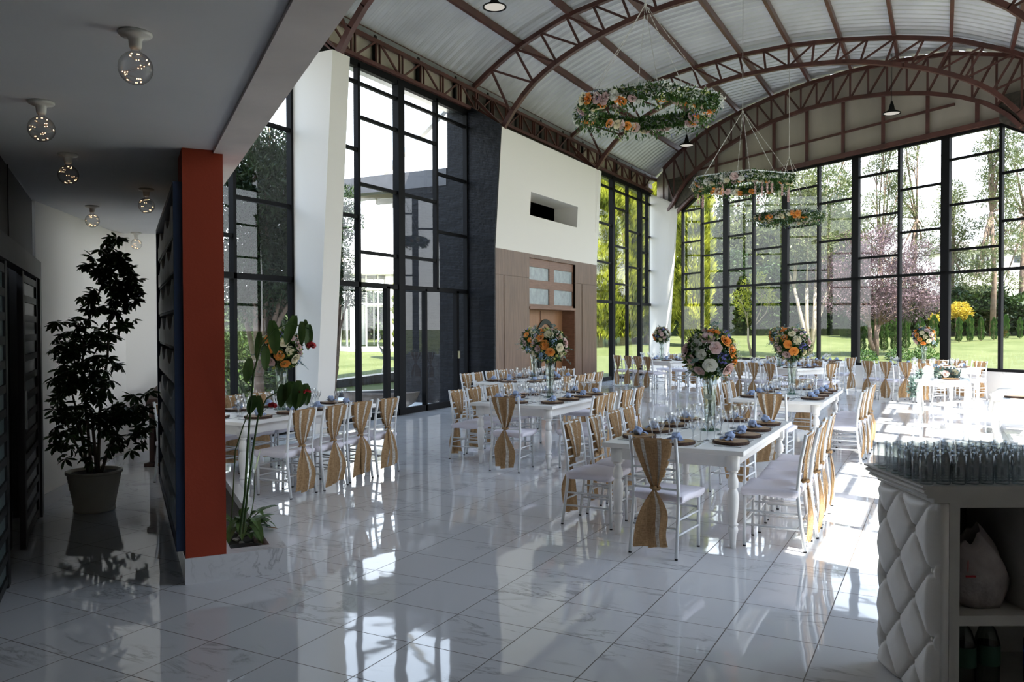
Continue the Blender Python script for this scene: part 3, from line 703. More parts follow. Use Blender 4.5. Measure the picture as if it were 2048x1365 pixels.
# right wall: solid near the bar, glazed beyond
m = MB(); m.box(XR - .02, XR + .14, -2.2, 4.66, 0, 8.0); m.box(XR - .02, XR + .14, LOW.y, -2.2, 2.4, 8.0); struct('wall_right', m, WHITE)
vwin(13, XR + .05, LOW.y, -2.2, 2.4, [(-2.8, .06, 0, 2.4)], [], 2.1)  # unseen window added behind the camera to let light into the foyer
for i, (ya, yb) in enumerate(((5.06, 10.09), (10.51, 15.59), (16.01, 20.96))):
    t = [(ya + (yb - ya) * k / 4, .2 if k == 2 else .07, 0, ZT_) for k in (1, 2, 3)]
    q = [ya + (yb - ya) * k / 4 for k in range(5)]; bs = []
    for k in range(4):
        for z in ((5.7, 4.6, 3.5) if k % 2 == 0 else (5.16, 4.07)): bs.append((q[k], q[k + 1], z))
    vwin(5 + i, XR, ya, yb, ZT_, t, bs, 2.47)

# back wall: knee wall, five glazed bays
m = MB()
def bbox(mb, s0, s1, n0, n1, z0, z1):
    a, b, c, d = bw(s0, n0), bw(s1, n0), bw(s1, n1), bw(s0, n1)
    mb.hexa([(a.x, a.y, z0), (b.x, b.y, z0), (c.x, c.y, z0), (d.x, d.y, z0), (a.x, a.y, z1), (b.x, b.y, z1), (c.x, c.y, z1), (d.x, d.y, z1)])
SILL, HEAD, TRB = 0.63, 6.30, 2.98
bbox(m, 0.6, SEND, -.02, .14, 0, SILL); struct('wall_back_knee', m, MARBLE)
thick = [1.45, 3.66, 6.20, 8.72, 11.34, 13.97]; thin = [2.48, 4.90, 7.46, 10.07, 12.70]
def headz(s):
    if s < 2.55: return HEAD - (2.55 - s) * 0.5
    if s > 12.7: return HEAD - (s - 12.7) * 0.55
    return HEAD
for i in range(5):
    a, b = thick[i], thick[i + 1]; root = sroot('window_%d' % (8 + i)); m = MB(); t0, t1 = 0.0, .10
    wa = .05 if i == 0 else .11; wb_ = .05 if i == 4 else .11
    bbox(m, a, a + wa, t0, t1, SILL, headz(a)); bbox(m, b - wb_, b, t0, t1, SILL, headz(b))
    c = thin[i]; bbox(m, c - .035, c + .035, t0, t1, SILL, headz(c))
    bbox(m, a, b, t0, t1, TRB - .035, TRB + .035); bbox(m, a, b, t0 - .02, t1, SILL, SILL + .07)
    for k, (p, q) in enumerate(((a, c), (c, b))):
        for z in ((5.70, 4.61, 3.52) if k == 0 else (5.17, 4.08)): bbox(m, p, q, t0 + .02, t1 - .02, z - .03, z + .03)
        z0, z1 = headz(p), headz(q)
        A_, B2 = bw(p, t0), bw(q, t0); C_, D_ = bw(q, t1), bw(p, t1)
        m.hexa([(A_.x, A_.y, z0 - .06), (B2.x, B2.y, z1 - .06), (C_.x, C_.y, z1 - .06), (D_.x, D_.y, z0 - .06), (A_.x, A_.y, z0 + .04), (B2.x, B2.y, z1 + .04), (C_.x, C_.y, z1 + .04), (D_.x, D_.y, z0 + .04)])
    m.build('window_frame', BLACKMETAL, root)
    P4 = [bw(a, .05, SILL), bw(b, .05, SILL), bw(b, .05, headz(b))] + ([bw(c, .05, headz(c))]) + [bw(a, .05, headz(a))]
    m = MB(); m.add(P4, [tuple(range(5))]); m.build('pane', PANE, root)
# gable cladding above the glazing
m = MB(); n = 48; vs_ = []
for i in range(n + 1):
    s = SEND * i / n; p = bw(s, .06); q = bw(s, .12); zl = headz(s) if s > 1.3 else 5.7
    zu = max(zl + .05, zt(p.x) + .1)
    vs_ += [(p.x, p.y, zl), (p.x, p.y, zu), (q.x, q.y, zl), (q.x, q.y, zu)]
fs_ = []
for i in range(n):
    a = i * 4; b = a + 4; fs_ += [(a, b, b + 1, a + 1), (a + 2, a + 3, b + 3, b + 2), (a, a + 2, b + 2, b), (a + 1, b + 1, b + 3, a + 3)]
m.add(vs_, fs_); struct('wall_gable', m, CLAD)

# ------------------------------------------------------------------ roof: corrugated sheet, purlins, arches, eave trusses
yy = np.arange(-5.0, 31.0, 0.027)
xs = list(np.linspace(-9.9, 2.75, 53))
zs_ = [(zt(x - .3) + 2 * zt(x) + zt(x + .3)) / 4 + 0.215 for x in xs]
def corr(y):
    k = (y / 0.27) % 1.0
    return -0.05 if k < 0.2 else (-0.016 if 0.42 < k < 0.54 or 0.70 < k < .82 else 0.0)
V = []; 
nx = len(xs)
for y in yy:
    c = corr(y)
    for x, z in zip(xs, zs_):
        ym = ywall(x) + 0.25; V.append((x, min(y, ym), z + c))
ny = len(yy); V = np.array(V); 
ii = np.arange(ny - 1)[:, None] * nx + np.arange(nx - 1)[None, :]
F_ = np.stack([ii, ii + 1, ii + nx + 1, ii + nx], -1).reshape(-1, 4)
keep = V[F_[:, 3], 1] - V[F_[:, 0], 1] > 1e-4
F_ = F_[keep]
o = np_mesh('roof', V, F_, ROOFM); o['kind'] = 'structure'
for k in range(-5, 6):
    x = CX + 1.18 * k; z = zt(x) + .09; m = MB(); m.beam((x, -5, z), (x, ywall(x) + .1, z), .075, .15); struct('purlin', m, BROWNSTEEL)
for x in (-9.55, 2.6):
    z = zt(x) + .05; m = MB(); m.beam((x, -5, z), (x, ywall(x) + .1, z), .09, .14); struct('purlin', m, BROWNSTEEL)
def arch(y):
    m = MB(); n = 40
    half = 5.1
    def zbs(x):
        d = abs(x - CX); k = min(.3, max(0, half - d) * .9 + .001); return (zb(x - k) + 2 * zb(x) + zb(x + k)) / 4
    bx = [CX - half + 2 * half * i / n for i in range(n + 1)]
    bot = [Vector((x, y, zbs(x))) for x in bx]
    half2 = 6.1; tx = [CX - half2 + 2 * half2 * i / n for i in range(n + 1)]
    top = [Vector((x, y, (zt(x - .2) + 2 * zt(x) + zt(x + .2)) / 4)) for x in tx]
    for L_, w in ((bot, .10), (top, .09)):
        for a, b in zip(L_[:-1], L_[1:]): m.beam(a, b + (b - a) * .04, .11, w, up=(0, 1, 0)) if False else m.beam(a, b + (b - a) * .05, .10, w)
    # web: alternating verticals and diagonals
    ks = 18
    xw = [CX - 4.9 + 9.8 * i / ks for i in range(ks + 1)]
    for i, x in enumerate(xw):
        xt_ = CX + (x - CX) * 1.10
        b = Vector((x, y, zbs(x))); t = Vector((xt_, y, zt(xt_)))
        m.beam(b, t, .035, .05)
        if i < ks:
            left = x < CX - .01; x2 = xw[i + 1]; x2t = CX + (x2 - CX) * 1.10
            if left: m.beam(Vector((xt_, y, zt(xt_))), Vector((x2, y, zbs(x2))), .035, .045)
            else: m.beam(b, Vector((x2t, y, zt(x2t))), .035, .045)
    for sg in (-1, 1):   # tie from the foot back to the wall head
        m.beam((CX + sg * 5.1, y, 6.04), (CX + sg * 5.95, y, 6.9), .05, .06)
        m.beam((CX + sg * 5.1, y, 6.04), (CX + sg * 5.7, y, 6.5), .05, .06)
    return struct('arch_truss', m, BROWNSTEEL)
for y in YP: arch(y)
# gable truss following the skewed back wall
m = MB(); n = 44; bot = []; top = []
for i in range(n + 1):
    s = 0.75 + (13.3 - .75) * i / n; p = bw(s, -.22); zl = max(zb(p.x) - .22, 5.75) if abs(p.x - CX) < 5.1 else 5.8
    bot.append(Vector((p.x, p.y, zl))); top.append(Vector((p.x, p.y, zt(p.x) - .02)))
for L_, w in ((bot, .10), (top, .09)):
    for a, b in zip(L_[:-1], L_[1:]): m.beam(a, b, .10, w)
for i in range(0, n + 1, 2):
    m.beam(bot[i], top[i], .035, .05)
    if i + 2 <= n:
        (m.beam(top[i], bot[i + 2], .035, .045) if i < n / 2 else m.beam(bot[i], top[i + 2], .035, .045))
struct('arch_truss', m, BROWNSTEEL)
m = MB()
for s in [2.0 + 1.27 * k for k in range(9)]:
    p = bw(s, -.03); m.beam((p.x, p.y, HEAD), (p.x, p.y, zb(p.x) - .2 if abs(p.x - CX) < 5 else 6.4), .07, .09)
a, b = bw(2.3, -.03, 7.0), bw(11.6, -.03, 7.0); m.beam(a, b, .05, .06)
a, b = bw(2.5, -.05, HEAD + .07), bw(12.75, -.05, HEAD + .07); m.beam(a, b, .10, .12)
c = bw(1.25, -.05, 5.68); m.beam(c, a, .10, .10); c = bw(13.9, -.05, 5.66); m.beam(b, c, .10, .10)
struct('gable_posts', m, BROWNSTEEL)
# corner infill brackets
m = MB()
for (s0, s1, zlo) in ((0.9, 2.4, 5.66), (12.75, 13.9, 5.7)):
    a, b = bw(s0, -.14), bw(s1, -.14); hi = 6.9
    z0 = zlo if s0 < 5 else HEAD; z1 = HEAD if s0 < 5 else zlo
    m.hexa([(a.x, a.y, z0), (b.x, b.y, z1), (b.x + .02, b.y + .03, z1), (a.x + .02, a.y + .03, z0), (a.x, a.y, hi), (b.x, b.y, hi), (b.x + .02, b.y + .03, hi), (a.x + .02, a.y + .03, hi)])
struct('trim_corner_plate', m, simple('dark_corner_sheet', (0.06, 0.05, 0.04), 0.8, var=0.5, vscale=9))  # dark mottled sheets filling the upper corners
# eave trusses, gutter and cladding strip along the sides
def eave(x, sg, y0, y1):
    m = MB(); zb_, zt_ = 6.50, 6.93; xi = x + sg * .10
    m.beam((xi, y0, zb_), (xi, y1, zb_), .07, .07); m.beam((xi, y0, zt_), (xi, y1, zt_), .07, .07)
    y = y0 + .2; k = 0
    while y < y1 - .6:
        m.beam((xi, y, zb_), (xi, y, zt_), .03, .035); m.beam((xi, y + .1, zb_), (xi, y + .1, zt_), .03, .035)
        if k % 2 == 0: m.beam((xi, y + .1, zt_), (xi, y + .72, zb_), .03, .035)
        else: m.beam((xi, y + .1, zb_), (xi, y + .72, zt_), .03, .035)
        y += .72; k += 1
    struct('eave_truss', m, BROWNSTEEL)
    m = MB(); m.box(*sorted((x - sg * .02, x - sg * .08)), y0, y1, 6.45, 7.0); struct('wall_eave_strip', m, CLAD)
    m = MB(); m.box(*sorted((x - sg * .10, x - sg * .42)), y0, y1, 6.98, 7.02)
    m.box(*sorted((x + sg * .02, x + sg * .06)), y0, y1, 6.98, 7.10); struct('gutter', m, GUTTER)
    m = MB(); yk = y0 + .3
    while yk < y1: m.box(*sorted((x + sg * .02, x + sg * .07)), yk, yk + .08, 6.5, 7.05); yk += 1.4
    struct('eave_brackets', m, BLACKMETAL)
eave(XL, 1, 7.7, 28.3); eave(XR, -1, 4.7, 20.7)
m = MB(); m.box(XL - .42, XL - .06, 3, 29, 6.44, 6.47); struct('soffit_left', m, GUTTER)
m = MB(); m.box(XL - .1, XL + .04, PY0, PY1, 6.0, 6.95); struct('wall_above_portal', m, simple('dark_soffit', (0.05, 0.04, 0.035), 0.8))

# ------------------------------------------------------------------ banquet furniture prototypes
AWAY = (0, 0, -60)
def chair_proto(seed):
    rng = random.Random(seed)
    t = thing('chiavari_chair', '', 'chair')
    # seat
    m = MB(); nu = nv = 11; pts = []
    for j in range(nv):
        for i in range(nu):
            u = -1 + 2 * i / (nu - 1); v = -1 + 2 * j / (nv - 1)
            w = .205 + .012 * (v * .5 + .5); ed = max(abs(u), abs(v))
            z = .478 - .018 * ed ** 4 + .006 * math.sin(3 * u + seed) * math.sin(4 * v)
            pts.append((u * w, v * .205, z))
    m.grid(pts, nu, nv)
    ring = [j for j in range(nu)] + [nu * (k + 1) - 1 for k in range(1, nv)] + [nu * nv - 1 - k for k in range(1, nu)] + [nu * (nv - 1 - k) for k in range(1, nv - 1)]
    prev = ring; base = len(m.v)
    for lv, (sc, z) in enumerate(((1.03, .452), (1.02, .425), (.97, .405))):
        ids = []
        for q, r_ in enumerate(ring):
            x, y, _ = m.v[r_]; wob = 1 + .012 * math.sin(q * 1.7 + seed + lv)
            ids.append(len(m.v)); m.v.append((x * sc * wob, y * sc * wob, z + (.006 * math.sin(q * .9 + seed) if lv == 2 else 0)))
        for q in range(len(ring)):
            q2 = (q + 1) % len(ring); m.f.append((prev[q2], prev[q], ids[q], ids[q2])); m.mi.append(0)
        prev = ids
    m.f.append(tuple(reversed(prev))); m.mi.append(0)
    m.build('seat', SEATC, t, True)
    # legs
    for sx in (-1, 1):
        m = MB(); m.tube([(sx * .175, .19, 0.012), (sx * .18, .185, .41)], .0135, 8); m.cur = 1; m.tube([(sx * .175, .19, 0), (sx * .175, .19, .012)], .0125, 8)
        m.build('leg', [CHAIRW, BLACKP], t, True)
    back = []
    for sx in (-1, 1):
        pth = [(sx * .185, -.255, .012), (sx * .182, -.215, .30), (sx * .18, -.20, .45), (sx * .18, -.222, .68), (sx * .18, -.262, .885)]
        m = MB(); m.tube(pth, [.0135, .0145, .0145, .014, .0145], 8); m.cur = 1; m.tube([(sx * .185, -.257, 0), (sx * .185, -.255, .012)], .0125, 8)
        m.build('leg', [CHAIRW, BLACKP], t, True)
    m = MB()
    for z in (.17, .28):
        for sx in (-1, 1): m.tube([(sx * .176, .186, z), (sx * .184, -.225, z)], .0085, 6)
    for z in (.20, .31): m.tube([(-.178, .186, z), (.178, .186, z)], .0085, 6)
    for z in (.22,): m.tube([(-.183, -.225, z), (.183, -.225, z)], .0085, 6)
    m.build('stretcher', CHAIRW, t, True)
    m = MB()
    def yb(z): return float(np.interp(z, [.45, .68, .885], [-.20, -.222, -.262]))
    for z in (.50, .575, .65, .72, .86): m.tube([(-.18, yb(z), z), (.18, yb(z), z)], .009, 6)
    m.build('backrest', CHAIRW, t, True)
    # sash: upper drape, tails
    kz = rng.uniform(.50, .54); kx = rng.uniform(-.015, .015)
    def drape(z0, z1, wfn, yfn, nv_, ph, amp, nu_=25, cut=None):
        pts = []
        for j in range(nv_):
            v = j / (nv_ - 1); z = z0 + (z1 - z0) * v
            for i in range(nu_):
                u = -1 + 2 * i / (nu_ - 1)
                x, xo = wfn(u, v), 0
                fold = amp * (math.sin(u * 7 + ph) + .5 * math.sin(u * 13 + ph * 2)) * (0.35 + v * .65 if z1 < z0 else 1)
                pts.append((x, yfn(z) - .014 - .012 + fold, z + (cut(u) * v if cut else 0)))
        return pts, nu_, nv_
    m = MB(); ph = rng.uniform(0, 6)
    def wup(u, v):
        k = v ** 1.6; return (1 - k) * u * .150 + k * (u * .026 + kx)
    up, a_, b_ = drape(.872, kz, wup, yb, 14, ph, .013)
    m.grid(up, a_, b_)
    # over the top rung and down the inside
    ins = []
    for j in range(8):
        v = j / 7; z = .872 - (.872 - .56) * v
        for i in range(13):
            u = -1 + 2 * i / 12; ins.append((u * (.148 - .105 * v ** 1.3) + kx * v, yb(z) + (.014 if j else 0) + .009 * math.sin(u * 9 + ph), z + (.006 if j == 0 else 0)))
    m.grid(ins, 13, 8)
    sway = rng.uniform(-.03, .03); bot = rng.uniform(.05, .10); sp = rng.uniform(.05, .085)
    tails = []
    for sd, (dx, wd, zz) in enumerate(((-sp, .062, bot), (sp * .8, .07, bot + rng.uniform(-.02, .03)))):
        pts = []; nv_ = 16; nu_ = 11
        for j in range(nv_):
            v = j / (nv_ - 1); z = kz - .01 + (zz - kz) * v; k = math.sin(min(1, v * 1.5) * math.pi / 2)
            yy_ = -.245 - .028 * math.sin(v * 2.6) - sd * .008
            for i in range(nu_):
                u = -1 + 2 * i / (nu_ - 1)
                pts.append((kx + (dx * k + sway * v * v) + u * (.014 + wd * k * (1 + .16 * math.sin(v * 5 + ph + 2 * sd))) + .012 * math.sin(v * 6 + ph + sd * 2.2) * k, yy_ + .009 * math.sin(u * 4 + v * 3 + ph + sd) * k, z + .012 * u * v))
        m.grid(pts, nu_, nv_); tails.append(pts)
    sash = m.build('burlap_sash', BURLAP, t, True)
    # lace bands on the drape and one tail
    m = MB()
    for uc in (-.50, .42):
        pts = []
        for j in range(b_):
            for du in (-.105, 0, .105):
                u = uc + du; fi = (u + 1) / 2 * (a_ - 1); i0 = int(fi); fr = fi - i0
                p, q = up[j * a_ + i0], up[j * a_ + min(a_ - 1, i0 + 1)]
                pts.append((p[0] + (q[0] - p[0]) * fr, p[1] + (q[1] - p[1]) * fr - .003, p[2]))
        m.grid(pts, 3, b_)
    for i0 in (3, 8):
        pts = []
        for j in range(8):
            for i in (i0, i0 + 1): p = ins[j * 13 + i]; pts.append((p[0], p[1] + .003, p[2] + (.003 if j == 0 else 0)))
        m.grid(pts, 2, 8)
    tp = tails[1]; pts = []
    for j in range(16):
        for i in (4, 5, 6): p = tp[j * 11 + i]; pts.append((p[0], p[1] - .003, p[2]))
    m.grid(pts, 3, 16); m.build('lace_trim', LACE, sash)
    m = MB()
    ring_ = [(kx + .034 * math.cos(a), yb(kz) - .028 + .020 * math.sin(a), kz + .006 * math.sin(2 * a)) for a in [2 * math.pi * i / 14 for i in range(14)]]
    m.tube(ring_, .011, 6, closed=True); m.sphere((kx, yb(kz) - .048, kz), (.024, .014, .018), 8, 6); m.build('sash_knot', BURLAP, sash, True)
    return t

def table_proto():
    t = thing('banquet_table', '', 'table')
    W, L = .565, 1.10
    m = MB(); m.box(-W, W, -L, -L + .12, .722, .76)
    m.box(-W, W, L - .12, L, .722, .76)
    for k in range(6):
        a = -W + 2 * W * k / 6; m.box(a + .001, a + 2 * W / 6 - .001, -L + .1215, L - .1215, .722, .7595)
    m.build('tabletop', TABLEW, t, bevel=.004)
    m = MB(); a, b = W - .10, L - .10
    m.box(-a, a, -b - .012, -b + .012, .62, .722); m.box(-a, a, b - .012, b + .012, .62, .722)
    m.box(-a - .012, -a + .012, -b, b, .62, .722); m.box(a - .012, a + .012, -b, b, .62, .722); m.build('apron', TABLEW, t)
    prof = [(.0, 0), (.021, 0), (.024, .05), (.028, .10), (.037, .125), (.040, .145), (.035, .165), (.028, .172), (.040, .180), (.040, .19), (.030, .197), (.034, .23), (.042, .32), (.045, .38), (.041, .425), (.030, .455), (.027, .462),
            (.040, .468), (.042, .50), (.038, .53), (.027, .56), (.025, .575), (.038, .582), (.038, .592), (.030, .60)]
    for sx in (-1, 1):
        for sy in (-1, 1):
            m = MB(); x, y = sx * a, sy * b
            m.lathe(prof, (x, y, 0), 20); m.box(x - .042, x + .042, y - .042, y + .042, .60, .722); m.build('leg', TABLEW, t, True)
            for p in bpy.data.objects[-1:]: pass
    return t

def goblet(name, h, rb, hb, foot, mat=GLASS):
    prof = [(0, 0.002), (foot, 0.0), (foot, .003), (foot * .35, .006), (.005, .014), (.0042, h - hb - .012), (.009, h - hb)]
    for k in range(1, 11):
        a = k / 10; prof.append((rb * (math.sin(a * 1.95) ** .8) * (1 if a < .85 else 1), h - hb + hb * a))
    m = MB(); m.lathe(prof, n=18); return m.build(name, mat, None, True)
def charger_proto(seed):
    rng = random.Random(seed); n = 40; r = [0.142 * (1 + .035 * math.sin(3 * 2 * math.pi * i / n + seed) + .015 * math.sin(7 * 2 * math.pi * i / n + 2 * seed) + rng.uniform(-.006, .006)) for i in range(n)]
    m = MB(); ps = [(.93 * r[i] * math.cos(2 * math.pi * i / n), .93 * r[i] * math.sin(2 * math.pi * i / n), .024) for i in range(n)]
    m.add(ps, [tuple(range(n))]); root = m.build('wood_slice_charger', SLICE)
    m = MB(); vs_ = []
    for (k, z) in ((.93, .024), (1.0, .022), (1.01, .010), (.98, 0.0)):
        for i in range(n): q = 1 + (rng.uniform(-.012, .012) if k > .95 else 0); vs_.append((k * q * r[i] * math.cos(2 * math.pi * i / n), k * q * r[i] * math.sin(2 * math.pi * i / n), z))
    fs_ = [(j * n + i, (j + 1) * n + i, (j + 1) * n + (i + 1) % n, j * n + (i + 1) % n) for j in range(3) for i in range(n)]
    m.add(vs_, fs_); m.build('bark_rim', BARK, root, True)
    return root
def napkin_proto(seed):
    rng = random.Random(seed); m = MB(); ph = [rng.uniform(0, 6) for _ in range(6)]
    def fn(d): return 1 + .16 * math.sin(5 * d.x + 4 * d.z + ph[0]) + .10 * math.sin(9 * d.y + 6 * d.z + ph[1]) + .06 * math.sin(15 * d.x + ph[2])
    m.sphere((0, 0, .033), (.040, .034, .034), 18, 12, fn)
    for k in range(3):
        a = ph[3] + k * 1.1 - 1.2; pts = []
        for j in range(6):
            v = j / 5
            for i in range(5):
                u = -1 + i / 2; w = .010 + .024 * v
                px, py = (.025 + .055 * v), u * w
                pts.append((px * math.cos(a) - py * math.sin(a), px * math.sin(a) + py * math.cos(a), max(.004, .028 - .02 * v + .008 * math.sin(u * 5 + k + v * 4))))
        m.grid(pts, 5, 6)
    return m.build('napkin', NAPKIN, None, True)
def cutlery(kind):
    m = MB()
    if kind == 'knife': m.add([(-.006, -.10, 0), (.006, -.10, 0), (.005, 0, 0), (.010, .03, 0), (.008, .11, 0), (-.003, .11, 0), (-.006, 0, 0)] + [(x, y, .003) for x, y in ((-.006, -.10), (.006, -.10), (.005, 0), (.010, .03), (.008, .11), (-.003, .11), (-.006, 0))], [(6, 5, 4, 3, 2, 1, 0), (7, 8, 9, 10, 11, 12, 13)] + [(i, (i + 1) % 7, 7 + (i + 1) % 7, 7 + i) for i in range(7)])
    else:
        m.box(-.004, .004, -.10, .05, 0, .003); m.box(-.011, .011, .05, .07, 0, .003)
        for x in (-.009, -.003, .003, .009): m.box(x - .0015, x + .0015, .07, .11, 0, .003)
    return m.build(kind, STEEL)

CH = [chair_proto(s) for s in (1, 2, 3, 4)]; CT = [tree_of(c) for c in CH]
TB = table_proto(); TT = tree_of(TB)
WG = goblet('wine_glass', .195, .036, .095, .033); WAT = goblet('water_goblet', .165, .036, .088, .032); FLU = goblet('champagne_flute', .215, .025, .13, .031)
CG = [charger_proto(s) for s in (1, 2, 3)]; CGT = [tree_of(c) for c in CG]
NP = [napkin_proto(s) for s in (1, 2, 3)]
KN, FK = cutlery('knife'), cutlery('fork')
TZ0 = .7605
ORD = ['first', 'second', 'third', 'fourth', 'fifth', 'sixth']
used = set()
def place(proto, tr, loc, rz, label, group, cat=None):
    if proto.name not in used:
        used.add(proto.name); proto.location = loc; proto.rotation_euler = (0, 0, rz); proto['label'] = label; proto['group'] = group
        if cat: proto['category'] = cat
        return proto
    return dup(proto, tr, loc, rz, label, group)
prng = random.Random(77)
# ---- flowers
def rose_mesh():
    m = MB(); rng = random.Random(9)
    m.sphere((0, 0, .55), (.26, .26, .34), 8, 6)
    for ringi, (n, r0, h, op, z0) in enumerate(((3, .26, .70, .12, .30), (4, .42, .72, .22, .18), (5, .60, .66, .42, .05), (6, .78, .55, .62, -.05))):
        for k in range(n):
            a0 = 2 * math.pi * k / n + ringi * .7; half = math.pi / n * 1.35; pts = []
            for j in range(5):
                v = j / 4
                for i in range(5):
                    u = -1 + i / 2; a = a0 + u * half * (1 - .15 * v)
                    rr = r0 * (.45 + .55 * math.sin(v * 1.5)) + op * v ** 3 * (1 - .3 * u * u); z = z0 + h * v * (1 - .18 * u * u * v) - op * .35 * max(0, v - .7)
                    pts.append((rr * math.cos(a), rr * math.sin(a), z))
            m.grid(pts, 5, 5)
    return m
RM = rose_mesh()
def rose(parent, c, d, r, mat, name='rose'):
    key = 'rose_' + mat.name
    me = bpy.data.meshes.get(key)
    if me is None:
        me = bpy.data.meshes.new(key); me.from_pydata(RM.v, [], RM.f); me.materials.append(mat); me.polygons.foreach_set('use_smooth', [True] * len(me.polygons))
    o = bpy.data.objects.new(name, me); C.objects.link(o); o.parent = parent
    q = Vector(d).to_track_quat('Z', 'Y'); o.rotation_mode = 'QUATERNION'; o.rotation_quaternion = q; o.location = Vector(c) - Vector(d).normalized() * r * .3; o.scale = (r, r, r * .95)
    return o
def florets(name, parent, centers, rad, nper, size, mat, seed):
    rng = np.random.default_rng(seed); V = []; F = []; o = 0
    for c in centers:
        d = rng.normal(0, 1, (nper, 3)); d /= np.linalg.norm(d, axis=1, keepdims=True); p = np.asarray(c) + d * rad * rng.uniform(.75, 1.05, (nper, 1))
        s = np.cross(d, rng.normal(0, 1, (nper, 3))); s /= np.linalg.norm(s, axis=1, keepdims=True); t = np.cross(d, s)
        z = size * rng.uniform(.7, 1.2, (nper, 1))
        for (a, b) in ((1, 0), (0, 1), (-1, 0), (0, -1)):
            dd = s * a + t * b; ee = -s * b + t * a
            V.append(np.stack([p, p + dd * z * .6 + ee * z * .4, p + dd * z + d * z * .15, p + dd * z * .6 - ee * z * .4], 1).reshape(-1, 3))
    V = np.concatenate(V); F = np.arange(len(V)).reshape(-1, 4)
    return np_mesh(name, V, F, mat, parent)
def sprig(parent, p0, p1, seed, ln=.035, n=9, name='eucalyptus_sprig'):
    rng = np.random.default_rng(seed); p0 = np.array(p0); p1 = np.array(p1); mid = (p0 + p1) / 2 + rng.normal(0, .03, 3)
    m = MB(); pts = [(1 - t) ** 2 * p0 + 2 * t * (1 - t) * mid + t * t * p1 for t in np.linspace(0, 1, n)]
    m.tube([tuple(q) for q in pts], .0018, 3)
    for i, q in enumerate(pts[2:]):
        for sg in (-1, 1):
            d = np.cross(p1 - p0, [0.1, .2, 1]) * sg; d = d / (np.linalg.norm(d) + 1e-6) + rng.normal(0, .3, 3); s = np.cross(d, rng.normal(0, 1, 3)); s /= np.linalg.norm(s) + 1e-6
            L_ = ln * (1 - .5 * i / n); m.add([tuple(q), tuple(q + d * L_ * .5 + s * L_ * .35), tuple(q + d * L_), tuple(q + d * L_ * .5 - s * L_ * .35)], [(0, 1, 2, 3)])
    return m.build(name, L_EUC, parent)
ROSEM = [P_PINK, P_ORANGE, P_CREAM, P_PINK, P_WHITE, P_PINK, P_ORANGE, P_CREAM]
def bouquet_proto(seed, vase_h=.50, rad=.235):
    rng = random.Random(seed); nr = np.random.default_rng(seed)
    t = thing('flower_centrepiece', '', 'flower arrangement'); cz = vase_h + rad * .80
    m = MB(); m.lathe([(0, .012), (.045, .014), (.047, .05), (.050, .2), (.058, .35), (.068, vase_h), (.0655, vase_h), (.054, .34), (.046, .2), (.043, .02), (0, .018)], n=24); m.build('glass_vase', VASEG, t, True)
    m = MB(); m.lathe([(0, 0), (.088, 0), (.092, .005), (.085, .011), (.05, .016), (0, .016)], n=28); m.build('glass_foot', GREENG, t, True)
    m = MB()
    for k in range(6):
        a = k * 1.05; m.tube([(.03 * math.cos(a), .03 * math.sin(a), .03), (.012 * math.cos(a + 2), .012 * math.sin(a + 2), .25), (.04 * math.cos(a + 3), .04 * math.sin(a + 3), vase_h + .05)], .0032, 5)
    m.build('stems', L_FLOR, t, True)
    rose(t, (.0, -.015, .30), (.3, -.6, .8), .030, P_WHITE, 'rose')
    pts, dr = ell_pts(nr, 1500, (0, 0, cz), (rad * .95, rad * .95, rad * .9), .5)
    v, f = leaf_cloud(nr, pts, dr, .055, .028, .9); np_mesh('foliage', v, f, L_FLOR, t)
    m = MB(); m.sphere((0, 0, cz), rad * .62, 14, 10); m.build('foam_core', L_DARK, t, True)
    gold = math.pi * (3 - math.sqrt(5)); n = 34
    for i in range(n):
        y = 1 - 1.72 * (i + .5) / n; r = math.sqrt(max(0, 1 - y * y)); a = gold * i + seed
        d = Vector((r * math.cos(a), r * math.sin(a), y)); c = Vector((0, 0, cz)) + d * rad * rng.uniform(.84, 1.0)
        if i % 9 == 4: florets('hydrangea', t, [tuple(c)], .058, 46, .014, P_BLUE if i % 2 else P_VIOLET, seed * 50 + i)
        else: rose(t, c, d, rng.uniform(.036, .052), ROSEM[(i * 3 + seed) % 8])
    cs, _ = ell_pts(nr, 46, (0, 0, cz), (rad * 1.06, rad * 1.06, rad * 1.03), .97); cs = cs[cs[:, 2] > cz - rad * .75]
    florets('babys_breath', t, cs, .045, 14, .006, P_WHITE, seed + 300)
    cs, _ = ell_pts(nr, 26, (0, 0, cz), (rad, rad, rad), .97); florets('small_filler_flowers', t, cs, .02, 7, .014, P_YEL, seed + 301)
    for k in range(8):
        a = rng.uniform(0, 6.28); e = rng.uniform(-.7, 1.2); d = np.array([math.cos(a) * math.cos(e), math.sin(a) * math.cos(e), math.sin(e)])
        sprig(t, np.array([0, 0, cz]) + d * rad * .8, np.array([0, 0, cz]) + d * rad * 1.5 + np.array([0, 0, -.04]), seed * 20 + k)
    return t
FB = [bouquet_proto(s) for s in (3, 8)]; FT = [tree_of(b) for b in FB]

